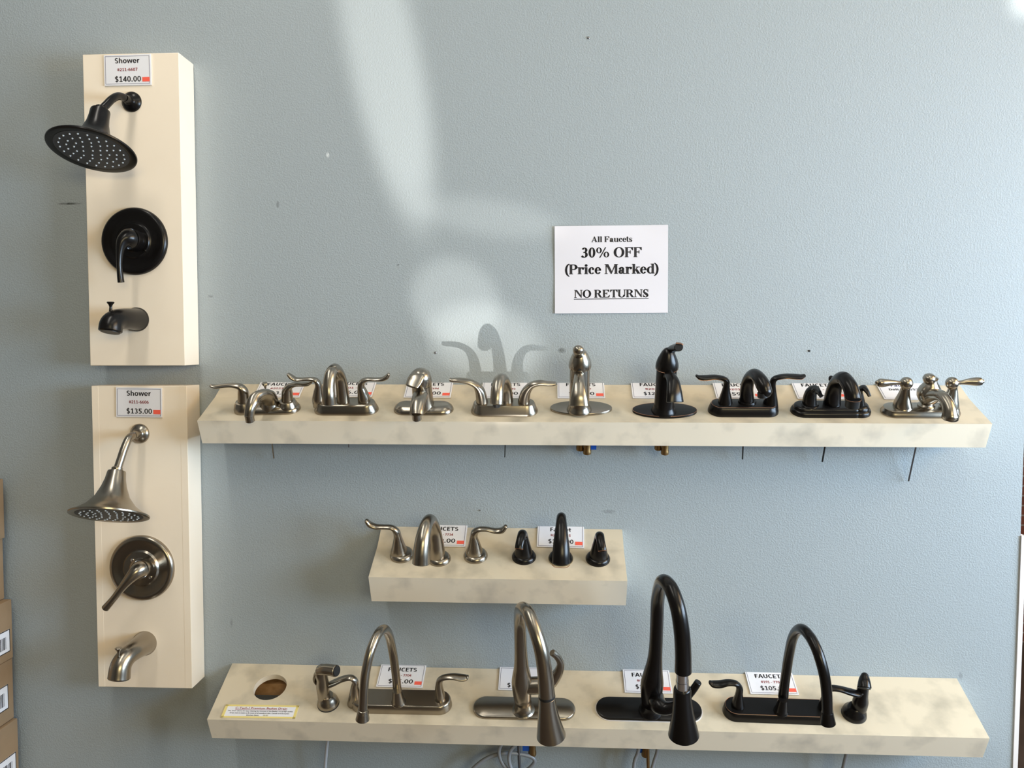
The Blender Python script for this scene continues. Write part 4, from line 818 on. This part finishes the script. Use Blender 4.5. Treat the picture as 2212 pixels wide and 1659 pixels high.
ledge_card(S1, c7(566, 664), 'price card behind the tall nickel single-post faucet', std('FAUCETS', '#201 - 7707', '$85.00'))
ledge_card(S1, c7(1432, 664), 'price card numbered 201 behind the tall dark single-post faucet', std('FAUCETS', '#201 - 7', '$120.00'))
ledge_card(S1, c8(575, 422), 'price card behind the dark faucet with paddle levers', std('FAUCETS', '#201 - 7', '$59.00'))
ledge_card(S1, c8(1445, 424), 'price card behind the dark faucet with short hooked handles', std('FAUCETS', '#201 - 6', '$59.00'))
ledge_card(S1, c9(815, 403), 'lightly lettered card behind the traditional nickel faucet', [('Faucet', 0, 20, 52, 9, BLUEINK, -.012), ('Delta   2557', 0, 3, 70, 8, INK, .005), ('$', 44, -24, 5, 9, INK, 0)], sticker=False)
ledge_card(S2, c10(1215, 474), 'price card ending 7714 behind the nickel arched spout', std('FAUCETS', '#201 - 7714', '$79.00'))
ledge_card(S2, c11(928, 486), 'curled price card behind the dark arched spout of the short shelf', std('Faucet', '#201-7715', '$115.00', 52, 62), math.radians(-1.2))
ledge_card(S3, c13(722, 692), 'price card ending 7704 behind the nickel gooseneck faucet', std('FAUCETS', '#191 - 7704', '$85.00'))
ledge_card(S3, c14(648, 822), 'mostly hidden price card behind the nickel pull-down faucet', [('$', -32, -22, 8, 13, INK, .016)])
ledge_card(S3, c15(521, 957), 'price card behind the dark pull-down faucet', std('FAUCETS', '#191 - 7', '$150.00'))
ledge_card(S3, c16(812, 764), 'price card reading 105 dollars behind the dark gooseneck faucet', std('FAUCETS', '#191 - 7705', '$105.00'))
# the information card lying in front of the drain hole
A_, B_, C_, D_ = [hit(*c12(*q), S3.M.translation, S3.ez) for q in ((237, 990), (1012, 1003), (965, 1142), (182, 1130))]
ex = ((B_-A_)+(C_-D_)).normalized(); ey = S3.ez.cross(ex); M = frame((A_+B_+C_+D_)/4+S3.ez*.0004, ex, ey, S3.ez)
w, h = (B_-A_).length, ((A_-D_).length+(B_-C_).length)/2
o = thing('information_card', 'cream-bordered card about a basket drain lying beside the round hole', 'card', M)
b = MB(); b.box(-w/2, w/2, -h/2, h/2, .0002, .0009); b.build('card', PAPER2, o)
b = MB(); t = .0052
for q in ((-w/2, w/2, h/2-t, h/2), (-w/2, w/2, -h/2, -h/2+t), (-w/2, -w/2+t*1.3, -h/2, h/2), (w/2-t*1.3, w/2, -h/2, h/2)): b.box(*q, .0009, .0011)
b.build('border', YELLOW, o)
lettering('C-Tech-I Premium Basket Drain', .000, h*.24, w*.70, .0056, .0013, RED, o, .012)
b = MB(); b.box(-w*.35, w*.35, h*.24-.0048, h*.24-.0042, .0011, .0013); b.build('underline', RED, o)
lettering('This Drain allows for easy cleaning by removal of the Basket. It is a high quality', 0, h*.03, w*.88, .0033, .0013, INK, o, .01)
lettering('Drain that is made to fit most of all standard USA, Canada and European', 0, -h*.13, w*.80, .0033, .0013, INK, o, .01)
lettering('Kitchen Sinks.', -w*.08, -h*.29, w*.17, .0033, .0013, INK, o, .01)
lettering('20.00', w*.09, -h*.29, w*.07, .0033, .0013, OLIVE, o, .01)
# the sale sign
M = frame(Vector((.1441, -.0012, .1947+ZC)), Vector((math.cos(.003), 0, math.sin(.003))), Vector((-math.sin(.003), 0, math.cos(.003))), Vector((0, -1, 0)))
o = thing('sale_sign', 'white paper sign on the wall reading All Faucets 30% OFF', 'sign', M)
b = MB(); nx, ny = 24, 18; w, h = .2794, .2159; V = []
def zs(u, v): return .0016+.0012*math.sin(u*5+1)*v*v+.0009*math.cos(v*7+u*2)+.003*max(0, u-.82)*max(0, v-.7)*8
for lay in (0, 1):
    V.append([[b.bm.verts.new((-w/2+w*i/nx, -h/2+h*j/ny, zs(i/nx, j/ny)-.0003*lay)) for i in range(nx+1)] for j in range(ny+1)])
for lay in (0, 1):
    for j in range(ny):
        for i in range(nx): b.face((V[lay][j][i], V[lay][j][i+1], V[lay][j+1][i+1], V[lay][j+1][i]))
b.build('sheet', PAPER, o)
u = .1656*MM; X = lambda x: (x-1107)*u; Y = lambda y: (845-y)*u
def drape(ob):
    for v in ob.data.vertices: v.co.z = zs(v.co.x/w+.5, v.co.y/h+.5)+.0003
    return ob
for body, x0, x1, base, cap in (('All Faucets', 810, 1420, 437, 82), ('30% OFF', 660, 1562, 665, 145), ('(Price Marked)', 418, 1812, 910, 142), ('NO RETURNS', 555, 1662, 1262, 114)):
    drape(glyph_line(body, X(x0), X(x1), Y(base), cap*u, .004, INK, o))
b = MB()
for i in range(12): b.box(X(550+i*92.8), X(550+(i+1)*92.8), Y(1289), Y(1279), .003, .0031)
drape(b.build('underline', INK, o))
# ---------------------------------------------------------------- small wall hardware
def screw(px_, py_, label, r=.003, m=STEEL):
    p = wallpt(px_, py_); b = MB(); b.lathe([(r, -.004), (r, .0012), (r*.6, .0024), (0, .0026)], axis_to(p, (0, -1, 0)), 14)
    tag(b.build('wall_screw', m), label, 'screw', 'small screws in the wall')
screw(1271, 82, 'small screw in the bare wall near the top edge of the photo', .0032)
screw(941, 762, 'small screw in the wall above the dome-handled nickel faucet')
screw(1748, 758, 'small dark screw in the wall above the hooked-handle dark faucet', .0028, RUBBER)
screw(1037, 1102, 'tiny bright screw in the wall just above the short shelf', .0022, CHROME)
# ---------------------------------------------------------------- carton stack on the left
def carton(px_edge, py_top, py_bot, label, lab=None, depth=.40, width=.34, gap=.025):
    t, q = wallpt(px_edge, py_top, -gap), wallpt(px_edge, py_bot, -gap)
    return box_at((t.x+q.x)/2, q.z, t.z, label, lab, depth, width, gap)
def box_at(x, z0, z1, label, lab, depth=.40, width=.34, gap=.025):
    M = frame(Vector((x, -gap, z0)), Vector((1, 0, 0)), Vector((0, 1, 0)), Vector((0, 0, 1)))
    o = thing('cardboard_box', label, 'box', M, 'cardboard boxes stacked on the left')
    h = z1-z0-.001
    b = MB(); b.box(-width, 0, -depth, 0, 0, h, bev=.002); b.build('carton', CARD, o, sharp=20)
    b = MB(); b.box(-width*.5-.03, -width*.5+.03, -depth-.0006, .0006, h-.0005, h+.0006); b.build('packing_tape', CARDEDGE, o)
    if lab:
        y0, y1, v0, v1 = lab
        b = MB(); b.box(.0002, .0008, y0, y1, v0*h, v1*h); s = b.build('shipping_label', PAPER2, o)
        b = MB(); t = .0022
        for q in ((y0, y1, v0*h, v0*h+t), (y0, y1, v1*h-t, v1*h), (y1-t, y1, v0*h, v1*h)): b.box(.0008, .0010, *q)
        b.build('label_border', INK, s)
        b = MB(); y = y1-.016; rnd = random.Random(3)
        while y > y0+.012:
            wv = rnd.choice((.0012, .002, .003)); b.box(.0008, .0011, y-wv, y, v0*h+(v1-v0)*h*.18, v0*h+(v1-v0)*h*.72); y -= wv+rnd.choice((.0014, .0022, .003))
        b.build('barcode', INK, s)
    return o
T = [wallpt(x, y, -.025) for x, y in ((7, 1033), (6, 1162), (25, 1293), (27, 1420), (38, 1550))]
zt = [p.z for p in T]; xs = [p.x for p in T]
box_at(xs[0], zt[1], zt[0], 'plain cardboard box at the top of the left-hand stack', None)
box_at(xs[1], zt[2], zt[1], 'plain cardboard box second from the top of the left-hand stack', None)
box_at(xs[2], zt[3], zt[2], 'cardboard box with a barcode label, third from the top of its stack', (-.20, -.012, .14, .52))
box_at(xs[3], zt[4], zt[3], 'cardboard box with a barcode label, fourth from the top of its stack', (-.20, -.022, .22, .62))
z5 = zt[4]-(zt[3]-zt[4])*1.05
box_at(xs[4], z5, zt[4], 'cardboard box with a barcode label, lowest one in sight', (-.20, -.012, .12, .50))
step = z5/3
for i in range(3): box_at(xs[4]-.004*i, z5-step*(i+1), z5-step*i, ('cardboard box next under the lowest one in sight', 'cardboard box one above the floor under the left-hand stack', 'cardboard box on the floor at the foot of the left-hand stack')[i], None)
SC.cycles.use_denoising = True
